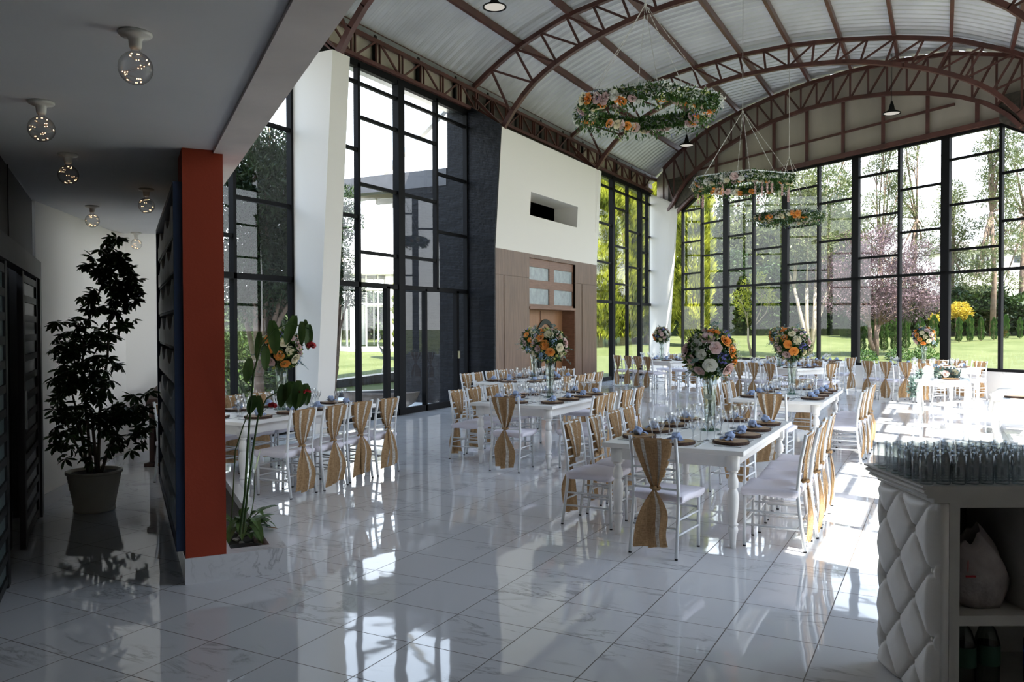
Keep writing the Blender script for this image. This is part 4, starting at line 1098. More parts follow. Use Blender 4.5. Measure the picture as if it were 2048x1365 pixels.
# ---- tables: centre, rotation (local +y is the table's long axis, away from the camera side), words
UB = math.atan2(0.568, -0.823) - math.pi / 2     # rotation so that local +y points along the back wall to the left
TABLES = [
    # key, cx, cy, rot, short phrase, table label, chairs: left/right/near/far counts, detail
    ('front table', -1.875, 7.31, 0.0, 'large white banquet table nearest the camera, with turned legs', dict(L=4, R=4, N=1, F=1), 2),
    ('table behind the front one', -1.85, 11.76, 0.0, 'white banquet table directly behind the front one, beside the sunlit floor', dict(L=4, R=4, N=1, F=1), 2),
    ('centre table', -4.62, 9.84, 0.0, 'white banquet table in the centre, in front of the one by the wooden door', dict(L=4, R=4, N=1, F=1), 2),
    ('table by the wooden door', -6.47, 13.12, 0.0, 'white banquet table closest to the wooden door and black stone wall', dict(L=4, R=4, N=0, F=1), 1),
    ('table behind the orange pillar', -6.68, 7.02, 0.0, 'white banquet table at left, partly hidden by the orange pillar', dict(L=4, R=4, N=0, F=0), 2),
    ('far left corner table', -7.03, 22.43, UB, 'white banquet table in the far left corner beside the white pier', dict(L=4, R=4, N=0, F=0), 0),
    ('table beyond the tall bouquets', -3.37, 19.75, UB, 'white banquet table in the middle distance, behind the second bouquet', dict(L=4, R=4, N=1, F=0), 0),
    ('table against the knee wall', -3.33, 23.55, UB, 'farthest white banquet table, right against the marble knee wall', dict(L=3, R=0, N=1, F=0), 0),
    ('far right sunlit table', -0.385, 21.18, UB, 'white banquet table at far right, in the sunlight below the cypress row', dict(L=4, R=4, N=0, F=0), 0),
]
# for the back tables the long side facing the camera is local -x ... compute with a matrix
def lbl(s): return ' '.join(s.split())
for ti, (tk, cx, cyy, rot, tl, ch, det) in enumerate(TABLES):
    M_ = Matrix.Translation((cx, cyy, 0)) @ Matrix.Rotation(rot, 4, 'Z')
    def W(x, y, z=0): return tuple(M_ @ Vector((x, y, z)))
    place(TB, TT, (cx, cyy, 0), rot, tl, 'white banquet tables')
    back = rot != 0
    sn = {'L': 'left side', 'R': 'right side', 'N': 'near end', 'F': 'far end'}
    if back: sn = {'L': 'camera side', 'R': 'window side', 'N': 'right end', 'F': 'left end'}
    base_end = 'right end' if back else 'near end'
    ys4 = [-.71, -.24, .24, .71]
    def spots(side, n):
        if side in 'LR': return [(y, ) for y in (ys4 if n == 4 else ys4[:n])]
        return [(0,)]
    for side in 'LRNF':
        n = ch[side]
        for k in range(n):
            jx = prng.uniform(-.03, .03); jr = prng.uniform(-.07, .07)
            off = .565 + .17 + jx
            if side == 'L': x, y, rz = -off, ys4[k], -math.pi / 2
            elif side == 'R': x, y, rz = off, ys4[k], math.pi / 2
            elif side == 'N': x, y, rz = (0.02 if ti != 2 else .02), -(1.10 + .14 + jx), 0
            else: x, y, rz = -.05, 1.10 + .16 + jx, math.pi
            if ti == 0 and side == 'N': x, y, rz, jr = .02, -1.24, 0, -.12
            if ti == 2 and side == 'N': x, y = .08, -1.17
            vi = (k + ti * 3 + 'LRNF'.index(side) * 2) % 4
            if side in 'LR': lb = f'burlap sashed chair, {ORD[k]} from {base_end}, {sn[side]}, {tk}'
            else: lb = f'white chair with burlap sash at the {sn[side]} of the {tk}'
            wl_ = lb.split()
            place(CH[vi], CT[vi], W(x, y), rot + rz + jr, lb, f'chairs around the {tk}')
    # place settings
    sets = []
    for side in 'LR':
        for k in range(4): sets.append((side, k))
    sets += [('N', 0), ('F', 0)]
    for (side, k) in sets:
        if side == 'L': x, y, a = -.385, ys4[k], -math.pi / 2
        elif side == 'R': x, y, a = .385, ys4[k], math.pi / 2
        elif side == 'N': x, y, a = -.02, -.90, 0
        else: x, y, a = .02, .90, math.pi
        Ms = M_ @ Matrix.Translation((x, y, TZ0)) @ Matrix.Rotation(a, 4, 'Z')
        def Q(px, py): p = Ms @ Vector((px, py, 0)); return (p.x, p.y, p.z)
        pos = (f'{ORD[k]} place from the {base_end}, {sn[side]} of the {tk}' if side in 'LR' else f'place at the {sn[side]} of the {tk}')
        pos2 = (f'{ORD[k]} from {base_end}, {sn[side]}, {tk}' if side in 'LR' else f'at the {sn[side]} of the {tk}')
        v = (k + ti + ord(side)) % 3; wob = prng.uniform(-.02, .02)
        place(CG[v], CGT[v], Q(wob, 0), rot + a + prng.uniform(0, 6), f'wood slice charger, {pos2}', f'chargers on the {tk}', 'charger plate')
        p = Q(wob + prng.uniform(-.02, .02), prng.uniform(-.02, .02)); place(NP[v], [], (p[0], p[1], p[2] + .0265), prng.uniform(0, 6.28), f'knotted pale blue napkin, {pos2}', f'napkins on the {tk}', 'napkin')
        place(WG, [], Q(.165, .17), 0, f'taller wine glass, {pos2}', f'wine glasses on the {tk}', 'wine glass')
        place(WAT, [], Q(.09, .215), 0, f'shorter goblet, {pos2}', f'goblets on the {tk}', 'goblet')
        if det >= 1 and side in 'LR' and abs(y) < .3: place(FLU, [], Q(.02, .20), 0, f'slim flute, {pos2}', f'flutes on the {tk}', 'flute')
        if det >= 1:
            place(KN, [], Q(.19, -.02), rot + a + prng.uniform(-.1, .1), f'knife, {pos2}', f'knives on the {tk}', 'knife')
            place(FK, [], Q(-.19, -.02), rot + a + prng.uniform(-.1, .1), f'fork, {pos2}', f'forks on the {tk}', 'fork')
    if tk != 'table against the knee wall':
        fl_ = {'front table': 'largest tall vase bouquet, orange and pink roses, on the front table', 'table behind the front one': 'tall vase bouquet with blue hydrangea on the table behind the front one',
               'centre table': 'tall vase bouquet in front of the wooden door, on the centre table', 'table by the wooden door': 'tall vase bouquet on the table by the wooden door, partly hidden by another',
               'table behind the orange pillar': 'tall vase bouquet seen beside the white pier, behind the arching plant', 'far left corner table': 'small looking distant bouquet on the far left corner table',
               'table beyond the tall bouquets': 'distant bouquet on the middle table beyond the tall bouquets', 'far right sunlit table': 'bright pale bouquet on the far right sunlit table'}[tk]
        place(FB[ti % 2], FT[ti % 2], W({4: -.02}.get(ti, 0.02), {0: .06, 4: .06, 6: .0}.get(ti, 0), TZ0), ti * 1.3, fl_, 'tall flower centrepieces')
# ------------------------------------------------------------------ hanging flower hexagons
def chandelier(loc, Rr, label, seed, rz, hang, top, extra_pink=False):
    nr = np.random.default_rng(seed); rng = random.Random(seed)
    t = thing('flower_chandelier', label, 'hanging flower ring', loc, rz, 'hanging flower hexagons')
    vx = [(Rr * math.cos(R(60 * k - 90)), Rr * math.sin(R(60 * k - 90))) for k in range(6)]
    m = MB()
    for k in range(6):
        a, b = vx[k], vx[(k + 1) % 6]; m.beam((a[0] * 1.06, a[1] * 1.06, .085), (b[0] * 1.06, b[1] * 1.06, .085), .07, .02)
        m.beam((a[0], a[1], .03), (b[0], b[1], .03), .012, .10)
    m.build('hexagon_frame', CHAIRW, t)
    P = []; D = []
    n = 7600
    k = nr.integers(0, 6, n); u = nr.uniform(0, 1, n); vv = np.array(vx + [vx[0]])
    base = vv[k] * (1 - u[:, None]) + vv[k + 1] * u[:, None]; ph = nr.uniform(0, 2 * math.pi, n); rr = .115 * np.sqrt(nr.uniform(.25, 1, n))
    out = base / np.linalg.norm(base, axis=1, keepdims=True)
    off = out * (np.cos(ph) * rr)[:, None] * 1.1
    z = -.02 + np.sin(ph) * rr * .9; dz = nr.uniform(0, 1, n) < .12; z = np.where(dz, z - nr.uniform(.03, .13, n), z)
    z = np.where(dz, z * .8, z * .55 + .03)
    P = np.concatenate([base + off, z[:, None]], 1); D = np.concatenate([off * 6, np.where(dz, -1.2, np.sin(ph))[:, None]], 1)
    v, f = leaf_cloud(nr, P, D, .065, .026, .7); np_mesh('foliage', v, f, L_FLOR, t)
    sel = nr.choice(n, 900, replace=False); v, f = leaf_cloud(nr, P[sel] * [1.03, 1.03, 1.15], D[sel], .05, .02, .7); np_mesh('silver_foliage', v, f, L_EUC, t)
    for i in range(66):
        kk = i % 6; uu = rng.uniform(.03, .97); bx = vx[kk][0] * (1 - uu) + vx[(kk + 1) % 6][0] * uu; by = vx[kk][1] * (1 - uu) + vx[(kk + 1) % 6][1] * uu
        L_ = math.hypot(bx, by); o = Vector((bx / L_, by / L_, 0)); a = rng.uniform(R(-150), R(10)) if i % 3 else rng.uniform(R(180), R(230))
        d = (o * math.cos(a) + Vector((0, 0, math.sin(a)))).normalized()
        if i % 3 == 0: d = (-o * .8 + Vector((0, 0, -.5))).normalized()
        rose(t, Vector((bx + d.x * .13, by + d.y * .13, -.0 + d.z * .08)), d, rng.uniform(.038, .064), rng.choice([P_PINK, P_ORANGE, P_CREAM, P_PINK, P_WHITE, P_CREAM, P_ORANGE]))
    sel = nr.choice(n, 330, replace=False); florets('white_filler_flowers', t, P[sel] * [1.06, 1.06, 1.12], .05, 12, .011, P_WHITE, seed)
    sel = nr.choice(n, 46, replace=False); florets('violet_filler_flowers', t, P[sel] * [1.04, 1.04, 1.1], .035, 12, .011, P_VIOLET, seed + 1)
    sel = nr.choice(n, 120, replace=False); florets('yellow_filler_flowers', t, P[sel] * [1.04, 1.04, 1.1], .03, 8, .012, P_YEL, seed + 2)
    if extra_pink:
        for i in range(13):
            a = rng.uniform(0, 6.28); c = [(Rr * .93 * math.cos(a), Rr * .93 * math.sin(a), -.14 - .035 * q) for q in range(rng.randint(4, 8))]
            florets('hanging_pink_bloom', t, c, .018, 10, .016, P_PINK, seed * 9 + i)
    m = MB()
    for kx in range(6):
        a = Vector((vx[kx][0], vx[kx][1], .09)); b = Vector((0, 0, hang)); nn = 26
        for q in range(nn):
            p0, p1 = a.lerp(b, q / nn), a.lerp(b, (q + .8) / nn); m.beam(p0, p1, .010 if q % 2 else .005, .005 if q % 2 else .010)
    m.build('suspension_chain', ROPE, t)
    m = MB(); m.tube([(0, 0, hang - .02), (0, 0, top - loc[2])], .006, 5); m.sphere((0, 0, hang), .02, 6, 5); m.build('hanging_rope', ROPE, t)
    return t
chandelier((-3.42, 10.25, 4.50), .86, 'largest hanging flower hexagon with orange roses, nearest to the camera', 11, R(28), 1.36, 8.75)
chandelier((-3.50, 16.45, 4.50), .92, 'second hanging flower hexagon with dangling pink blooms, in front of the gable', 12, R(20), 1.42, 8.75, True)
chandelier((-3.42, 21.45, 4.42), .74, 'smallest hanging flower hexagon, farthest, in front of the back windows', 13, R(40), 1.5, 8.75)

def pendant(loc, label, topz):
    t = thing('pendant_lamp', label, 'pendant lamp', loc, 0, 'industrial pendant lamps')
    m = MB(); m.lathe([(0.0, .30), (.022, .30), (.028, .26), (.05, .20), (.065, .12), (.09, .08), (.16, .045), (.205, .02), (.205, .0), (.195, .0), (.195, .012), (.0, .03)], n=28); m.build('lamp_shade', BLACKMETAL, t, True)
    m = MB(); m.lathe([(0, .004), (.16, .004), (.175, .012), (.0, .014)], n=24); m.build('lamp_diffuser', LAMPE, t)
    m = MB(); m.tube([(0, 0, .29), (0, 0, topz - loc[2])], .005, 5); m.build('cord', BLACKMETAL, t)
pendant((-6.40, 22.8, 6.78), 'black cone pendant lamp below the first hanging flower hexagon, left of the back corner', 7.95)
pendant((-1.1, 21.6, 6.75), 'black cone pendant lamp at right, against the cream gable cladding', 8.45)
pendant((-6.80, 12.35, 7.15), 'round pendant lamp cut by the top edge of the picture', 7.95)

# ------------------------------------------------------------------ tall potted plant in the foyer
pp = thing('potted_umbrella_plant', 'tall bushy umbrella plant in a cream woven pot by the white foyer wall', 'potted plant', (-7.00, 4.94, 0))
m = MB(); n = 46; rows = 20
vs_ = []; fs_ = []
for j in range(rows + 1):
    z = .35 * j / rows; r0 = .165 + .065 * j / rows
    for i in range(n): vs_.append(((r0 + (.004 if (i // 2 + j) % 2 else 0)) * math.cos(2 * math.pi * i / n), (r0 + (.004 if (i // 2 + j) % 2 else 0)) * math.sin(2 * math.pi * i / n), z))
for j in range(rows):
    for i in range(n): fs_.append((j * n + i, j * n + (i + 1) % n, (j + 1) * n + (i + 1) % n, (j + 1) * n + i))
m.add(vs_, fs_); m.lathe([(.228, .345), (.243, .35), (.243, .375), (.222, .375), (.215, .34), (0, .34)], n=40); m.lathe([(.165, 0), (.178, .004), (.178, .03), (.17, .035)], n=40); m.build('woven_pot', POTM, pp, True)
m = MB(); m.lathe([(0, .352), (.216, .350)], n=24); m.build('soil', SOIL, pp)
# blobs: (camera-right offset, height, radius x, radius z, weight) at the plant's distance
prgt = Vector((math.cos(YAW), math.sin(YAW), 0)); pfwd = Vector((-math.sin(YAW), math.cos(YAW), 0))
def dpos(dx, dz, df=0.0): return prgt * dx + pfwd * df + Vector((0, 0, dz))
blobs = [(.02, .72, .44, .26, 60), (-.12, 1.05, .30, .26, 44), (.30, .85, .26, .20, 26), (-.20, 1.35, .24, .22, 34), (.08, 1.30, .22, .20, 20), (-.10, 1.62, .26, .18, 34), (.12, 1.78, .22, .16, 26), (.14, 2.02, .20, .14, 24), (.28, 2.16, .17, .14, 20), (.10, 2.30, .12, .16, 20), (.22, 2.42, .10, .14, 16), (-.32, .85, .14, .26, 18), (.46, .78, .10, .22, 12), (.36, 2.02, .10, .14, 12), (.42, 1.0, .14, .12, 8)]
rng = random.Random(21); wh = []
for (dx, dz, rx, rz_, w) in blobs:
    for _ in range(int(w * 1.15)):
        a = rng.uniform(0, 6.28); e = rng.uniform(-1, 1); k = rng.uniform(.45, 1) ** .5; ce = math.sqrt(1 - e * e)
        df = rng.uniform(-1, 1) * rx * .75 - .02
        wh.append(dpos(dx + rx * k * ce * math.cos(a), dz + rz_ * k * e, min(df, .20)))
wh = [c for c in wh if -.60 < (c.x - 7.00) * NW[0] + (c.y + 4.94) * NW[1] < .24]
V = []; F = []
def leaflet(V, F, p, d, up, L_, w):
    s = d.cross(up).normalized(); n_ = s.cross(d); o = len(V)
    pts = [p, p + d * L_ * .35 + s * w * .42 + n_ * .004, p + d * L_ * .72 + s * w * .45 - n_ * L_ * .03, p + d * L_ - n_ * L_ * .14, p + d * L_ * .72 - s * w * .45 - n_ * L_ * .03, p + d * L_ * .35 - s * w * .42 + n_ * .004]
    V.extend([tuple(q) for q in pts]); F.append((o, o + 1, o + 2, o + 3)); F.append((o, o + 3, o + 4, o + 5))
for c in wh:
    ax = Vector((rng.uniform(-.6, .6), rng.uniform(-.6, .6), rng.uniform(.3, 1.0))).normalized(); e1 = ax.cross(Vector((0.3, .2, 1))).normalized(); e2 = ax.cross(e1); n_l = rng.choice((6, 7, 8)); L0 = rng.uniform(.07, .115)
    for k in range(n_l):
        a = 2 * math.pi * k / n_l + rng.uniform(-.2, .2); d = (e1 * math.cos(a) + e2 * math.sin(a) - ax * rng.uniform(.1, .6)).normalized(); leaflet(V, F, c, d, ax, L0, L0 * .38)
np_mesh('foliage', V, F, L_POT, pp)
def stem(m, pts, r0, r1, n=6):
    pts = [Vector(p) for p in pts]; q = []
    for i in range(len(pts) - 1):
        for k in range(4): q.append(pts[i].lerp(pts[i + 1], k / 4))
    q.append(pts[-1]); m.tube(q, [r0 + (r1 - r0) * i / (len(q) - 1) for i in range(len(q))], n)
for i, path in enumerate(([(0, .35), (-.03, .8), (-.08, 1.3), (-.04, 1.7), (.10, 2.05), (.2, 2.35)], [(.04, .35), (.0, .9), (-.16, 1.3), (-.14, 1.6)], [(-.05, .35), (-.14, .9), (-.25, 1.3)], [(.06, .35), (.18, .7), (.34, .9), (.44, .95)], [(.02, .35), (.05, 1.0), (.12, 1.4), (.14, 1.75), (.3, 2.05)], [(-.06, .35), (-.2, .62), (-.32, .9)])):
    m = MB(); stem(m, [dpos(a, b, 0.02 * i - .05) for a, b in path], .016, .006); m.build('stem', PALEBARK, pp, True)

# lectern-like mahogany console with a framed picture, and a folded white easel, at the far end of the foyer
ls = thing('wooden_console', 'dark mahogany writing console standing against the far foyer wall', 'console', (-8.52, 7.10, 0), R(30))
m = MB(); m.box(-.22, -.16, -.2, .2, .05, .80); m.box(-.16, .34, .12, .15, .08, .80); m.box(.34, .40, -.2, .2, .05, .8); m.build('side_panel', BROWNW, ls)
m = MB(); m.box(-.26, -.13, -.27, .25, 0, .045); m.box(.31, .44, -.27, .25, 0, .045); m.build('foot', BROWNW, ls, bevel=.006)
m = MB(); m.hexa([(-.24, -.25, .74), (.42, -.25, .74), (.42, .22, .74), (-.24, .22, .74), (-.24, -.25, .83), (.42, -.25, .83), (.42, .14, .985), (-.24, .14, .985)]); m.box(-.24, .42, .14, .22, .74, 1.0); m.build('slanted_desk', BROWNW, ls, bevel=.004)
m = MB(); m.hexa([(-.14, -.2, .852), (.36, -.2, .852), (.36, .08, .965), (-.14, .08, .965), (-.14, -.2, .862), (.36, -.2, .862), (.36, .08, .975), (-.14, .08, .975)]); m.build('leather_inlay', simple('brown_leather', (.12, .05, .03), .5), ls)
pf = thing('picture_frame', 'black picture frame with thin gold edge leaning on the mahogany console', 'picture frame', (-8.60, 7.26, 1.0), R(30))
m = MB(); 
def fr_box(m, x0, x1, z0, z1, w, y0=.0, t=.02):
    tl = .16
    def q(x, z, y): return (x, y + z * tl, z)
    for (a, b, c, d) in ((x0, x1, z0, z0 + w), (x0, x1, z1 - w, z1), (x0, x0 + w, z0 + w, z1 - w), (x1 - w, x1, z0 + w, z1 - w)):
        m.hexa([q(a, c, y0), q(b, c, y0), q(b, c, y0 + t), q(a, c, y0 + t), q(a, d, y0), q(b, d, y0), q(b, d, y0 + t), q(a, d, y0 + t)])
fr_box(m, -.15, .27, 0.0, .19, .028); m.build('frame', BLACKP, pf)
m = MB(); fr_box(m, -.122, .242, .028, .162, .005, -.003, .01); m.build('gold_edge', simple('dull_gold', (.35, .26, .12), .4, .8), pf)
m = MB(); m.hexa([(-.12, .008, .03), (.24, .008, .03), (.24, .018, .03), (-.12, .018, .03), (-.12, .03, .16), (.24, .03, .16), (.24, .04, .16), (-.12, .04, .16)]); m.build('picture', simple('dark_picture', (.012, .016, .018), .3), pf)
es = thing('white_easel', 'slim white wooden easel legs leaning beside the wavy screen in the foyer', 'easel', (-7.75, 6.55, 0), R(20))
for dx in (-.02, .16): m = MB(); m.beam((dx, -.10, 0.002), (.05 + dx * .2, .05, .95), .022, .022); m.build('leg', CHAIRW, es)
m = MB(); m.beam((-.02, 0, .40), (.16, 0, .40), .02, .02); m.build('crossbar', CHAIRW, es)

# ------------------------------------------------------------------ planter plants
def broad_leaf(m, p, d, L_, w, droop=.3, nv_=7, fold=.15):
    d = Vector(d).normalized(); s = d.cross(Vector((0, 0, 1)));
    if s.length < .05: s = Vector((1, 0, 0))
    s.normalize(); pts = []
    for j in range(nv_):
        v = j / (nv_ - 1); ww = w * (math.sin(math.pi * min(1, v * .93 + .07)) ** .75) * (1 if v < .98 else .05)
        c = Vector(p) + d * L_ * v + Vector((0, 0, -droop * L_ * v * v))
        for u in (-1, -.5, 0, .5, 1): pts.append(c + s * ww * u * .5 + Vector((0, 0, abs(u) * fold * ww)))
    m.grid(pts, 5, nv_)
rng = random.Random(4)
pl1 = thing('peace_lily', 'low leafy peace lily at the foot of the orange pillar', 'plant', tuple(fw(6.42, .80, .10)))
m = MB()
for k in range(30):
    a = rng.uniform(0, 6.28); L_ = rng.uniform(.16, .30); h = rng.uniform(.02, .12); e = rng.uniform(.3, 1.1)
    p0 = Vector((rng.uniform(-.05, .05), rng.uniform(-.05, .05), h)); d = Vector((math.cos(a) * math.cos(e), math.sin(a) * math.cos(e), math.sin(e)))
    broad_leaf(m, p0 + d * .08, d, L_, rng.uniform(.05, .085), rng.uniform(.3, .9))
    m.tube([p0, p0 + d * .09], .003, 4)
m.build('foliage', L_ANTH, pl1)
m = MB(); b_ = Vector((.05, .02, .1)); tp = prgt * .10 + Vector((0, 0, .52)); m.tube([b_, b_.lerp(tp, .5) + Vector((0, .02, 0)), tp], .0035, 5); m.build('flower_stalk', L_ANTH, pl1)
m = MB(); broad_leaf(m, tp, (prgt * .3 + Vector((0, 0, 1))), .15, .035, -.1); m.build('pale_bloom', simple('pale_green_bloom', (.42, .50, .25), .5), pl1)
an = thing('arching_plant', 'tall arching plant with hanging broad leaves and red blooms beside the orange pillar', 'plant', tuple(fw(5.98, .74, .10)))
ao = Vector(an.location)
def pxpt(x, y, dist):   # a point of the plant in local coordinates
    v = fwd * 1.0 + rgt * ((x - 1024) / FPX) + dwn * ((y - 682.5) / FPX); v = v / v.dot(fwd); return Vector((0, 0, EYE)) + v * dist - ao
D0 = 5.45
m = MB(); main = [(478, 1068), (489, 985), (494, 900), (500, 820), (507, 745), (522, 690), (548, 658), (580, 646), (606, 652), (625, 660)]
pts = [pxpt(x, y, D0 + .05 * math.sin(i)) for i, (x, y) in enumerate(main)]
m.tube(pts, [.009, .008, .008, .007, .007, .006, .005, .005, .004, .003], 7); m.build('stem', L_ANTH, an, True)
sec = [(485, 1066), (494, 985), (505, 900), (516, 830), (533, 796), (555, 782)]
m = MB(); pts2 = [pxpt(x, y, D0 + .1) for x, y in sec]; m.tube(pts2, [.008, .008, .007, .006, .005, .004], 7); m.build('stem', L_ANTH, an, True)
thr = [(462, 1040), (470, 900), (486, 850), (500, 815)]
m = MB(); m.tube([pxpt(x, y, D0 + .15) for x, y in thr], .0045, 6); m.build('stem', L_ANTH, an, True)
lv = [(545, 640, 550, 690, .055), (590, 630, 575, 672, .05), (520, 662, 514, 702, .045), (532, 690, 530, 725, .04), (500, 715, 493, 750, .045), (604, 642, 603, 676, .04), (618, 648, 616, 684, .04), (611, 638, 611, 648, .02),
      (565, 768, 562, 800, .05), (583, 762, 580, 800, .055), (598, 760, 592, 803, .06), (605, 768, 600, 800, .05), (612, 766, 613, 796, .04), (575, 765, 570, 790, .05), (590, 766, 588, 796, .05), (508, 790, 500, 815, .045), (518, 790, 520, 820, .04)]
for i, (x0, y0, x1, y1, w) in enumerate(lv):
    dd = D0 + .04 + .03 * ((i * 7) % 5 - 2); a = pxpt(x0, y0, dd); b = pxpt(x1, y1 + 6, dd + .02); m = MB(); d = (b - a); L_ = d.length * 1.25; d.normalize(); s = (prgt + pfwd * .5 * math.sin(i * 2.3)).normalized(); pts = []
    for j in range(8):
        v = j / 7; ww = w * 1.55 * math.sin(math.pi * min(1, v * .9 + .1)) ** .7 * (1 if j < 7 else .05); c = a + d * L_ * v + pfwd * .02 * math.sin(v * 3)
        for u in (-1, -.5, 0, .5, 1): pts.append(c + s * ww * u * .5 - pfwd * abs(u) * ww * .25)
    m.grid(pts, 5, 8); m.build('hanging_leaf', L_ANTH, an)
for (x, y, r) in ((622, 688, .028), (545, 808, .02), (604, 782, .008), (615, 780, .008)):
    florets('red_bloom', an, [tuple(pxpt(x, y, D0)), tuple(pxpt(x + 4, y + 2, D0)), tuple(pxpt(x - 4, y + 1, D0))], r * .7, 40 if r > .01 else 10, .009, RED, int(x))
for (x0, y0, x1, y1) in ((614, 660, 622, 688), (520, 828, 545, 806)):
    m = MB(); m.tube([pxpt(x0, y0, D0), pxpt(x1, y1, D0)], .0015, 4); m.build('bloom_stalk', L_ANTH, an)
rim = thing('plant_pot', 'sunken black plastic pot rim in the marble planter', 'plant pot', tuple(fw(6.02, .76, .10)))
m = MB(); m.lathe([(.10, 0), (.125, .045), (.135, .045), (.135, .035), (.115, -.0), (.10, 0)], n=28); m.build('pot_rim', BLACKP, rim, True)
m = MB(); m.lathe([(0, .02), (.116, .02)], n=20); m.build('soil', SOIL, rim)
rng = random.Random(8)
pebm = []
for k in range(3):
    m = MB(); ph = k * 2.1; m.sphere((0, 0, .012), (.026, .019, .012), 10, 7, lambda d: 1 + .12 * math.sin(4 * d.x + ph) + .08 * math.sin(5 * d.y + ph)); pebm.append(m.build('river_pebble', PEBBLE, None, True))
places = ['at the front edge of the planter', 'near the planter rim', 'beside the sunken black pot']
for k in range(34):
    s_ = 5.93 + rng.uniform(0, 1) ** 1.6 * .75; n_ = rng.uniform(.68, .90)
    if math.hypot(s_ - 6.02, n_ - .76) < .15: n_ = .895; s_ = 5.93 + k * .02
    pb = pebm[k % 3] if k < 3 else pebm[k % 3].copy()
    if k >= 3: C.objects.link(pb)
    pb.location = fw(s_, n_, .1005); pb.rotation_euler = (0, 0, rng.uniform(0, 6)); q = rng.uniform(.7, 1.25); pb.scale = (q, q, q)
    tag(pb, 'smooth river pebble on the soil of the marble planter', 'pebble', 'river pebbles in the marble planter')
lf = MB(); broad_leaf(lf, (0, 0, .012), (1, .3, .1), .09, .03, .1); o = lf.build('fallen_leaf', simple('dry_leaf', (.16, .09, .03), .8)); o.location = fw(6.35, .97, .176); tag(o, 'dry brown leaf lying on the marble rim of the planter', 'leaf')

# ------------------------------------------------------------------ bar counter with tumblers
BA = math.atan2(.465, .885)
BOX, BOY = -0.03, 4.0
bar = thing('bar_counter', 'white bar counter with a button tufted side and open shelves', 'bar counter', (BOX, BOY, 0), BA)
# local: x to the right along the open front, y away from the camera
BW_, BDp, BH = 1.55, .545, .97
m = MB()
for (dz, ov) in ((0, .045), (.010, .035), (.018, .048), (.03, .036), (.040, .04)):
    pass
prof = [(.030, -.052), (.036, -.046), (.028, -.038), (.044, -.030), (.044, -.020), (.034, -.014), (.048, -.008), (.050, 0)]
m.box(-.0, BW_, -.005, BDp, BH - .045, BH + .029)
for (a, b) in zip(prof[:-1], prof[1:]):
    z0, z1 = BH + .03 + a[1], BH + .03 + b[1]
    m.hexa([(-a[0], -.006, z0), (0, -.006, z0), (0, BDp + a[0], z0), (-a[0], BDp + a[0], z0), (-b[0], -.006, z1), (0, -.006, z1), (0, BDp + b[0], z1), (-b[0], BDp + b[0], z1)])
m.box(-.05, BW_, -.006, BDp + .05, BH + .03, BH + .031); m.build('countertop', TRIMW, bar)
m = MB(); m.box(.07, .115, 0.0, BDp, 0, BH - .045); m.box(.115, BW_, .0, .03, .925 - .02, BH - .045)
m.box(.115, BW_, .004, BDp - .01, .385, .43); m.box(.44, .47, .05, BDp, .43, BH - .045); m.box(.115, BW_, .004, BDp, 0, .06); m.box(.115, BW_, BDp - .012, BDp, .06, .385); m.box(1.1, 1.14, .0, BDp, 0, BH - .045)
m.build('cabinet_frame', TRIMW, bar)
m = MB(); m.box(.115, BW_, BDp - .011, BDp + .0, .43, BH - .05); m.build('back_panel', simple('dark_shelf_back', (.05, .04, .038), .7), bar)
# tufted side: cushion surface facing -x, with buttons
nu, nv = 60, 110; pts = []
btn = []
for j_ in range(-1, 5):
    for k_ in range(-1, 3):
        btn.append((.19 + .285 * k_, .77 - .307 * j_)); btn.append((.19 + .1425 + .285 * k_, .77 - .1535 - .307 * j_))
def tuft(y, z):
    d = 1e9
    for (a, b) in btn: d = min(d, math.hypot((y - a), (z - b)))
    # creases along the diagonals between buttons
    p = (y - .19) / .285 + (z - .77) / .307; q = (y - .19) / .285 - (z - .77) / .307
    fp = abs((p + .5) % 1 - .5); fq = abs((q + .5) % 1 - .5)
    cr = math.exp(-(fp / .03) ** 2) + math.exp(-(fq / .03) ** 2)
    puff = min(1, math.sqrt(max(0, min(fp, fq) * 3.2)))
    return .030 * (puff * .75 + .25) - .012 * min(1, cr) - .020 * math.exp(-(d / .020) ** 2)
for j in range(nv):
    z = BH - .05 - (BH - .05) * j / (nv - 1)
    for i in range(nu):
        y = -.0 + (BDp + .03) * i / (nu - 1); ed = min(1, min(i, nu - 1 - i) / 5.0) ** .5 * min(1, min(j, nv - 1 - j) / 4.0) ** .5
        pts.append((.03 - (.012 + tuft(y, z)) * ed, y, z))
m = MB(); m.grid(pts, nu, nv); m.hexa([(.03, 0, 0), (.068, -.0, 0), (.068, BDp + .03, 0), (.03, BDp + .03, 0), (.03, 0, BH - .05), (.068, -.0, BH - .05), (.068, BDp + .03, BH - .05), (.03, BDp + .03, BH - .05)]); m.build('tufted_side', TUFT, bar, True)
for (y, z) in btn:
    if 0.03 < y < BDp and .02 < z < BH - .08: m = MB(); m.sphere((.034 - .012, y, z), (.006, .011, .011), 10, 6); m.build('upholstery_button', TUFT, bar, True)
MBR = Matrix.Translation((BOX, BOY, 0)) @ Matrix.Rotation(BA, 4, 'Z')
m = MB(); m.lathe([(0, 0), (.027, 0), (.0285, .004), (.0285, .012), (.029, .05), (.031, .125), (.0290, .125), (.0272, .05), (.0265, .018), (.02, .013), (0, .012)], n=20); tumb = m.build('glass_tumbler', TUMB, None, True)
first = True; rowname = ['front', 'second', 'third', 'fourth', 'fifth', 'sixth', 'seventh', 'back']
cnt = ['leftmost', 'second', 'third', 'fourth', 'fifth', 'sixth', 'seventh', 'eighth', 'ninth', 'tenth', 'eleventh', 'twelfth', 'thirteenth', 'fourteenth', 'fifteenth']
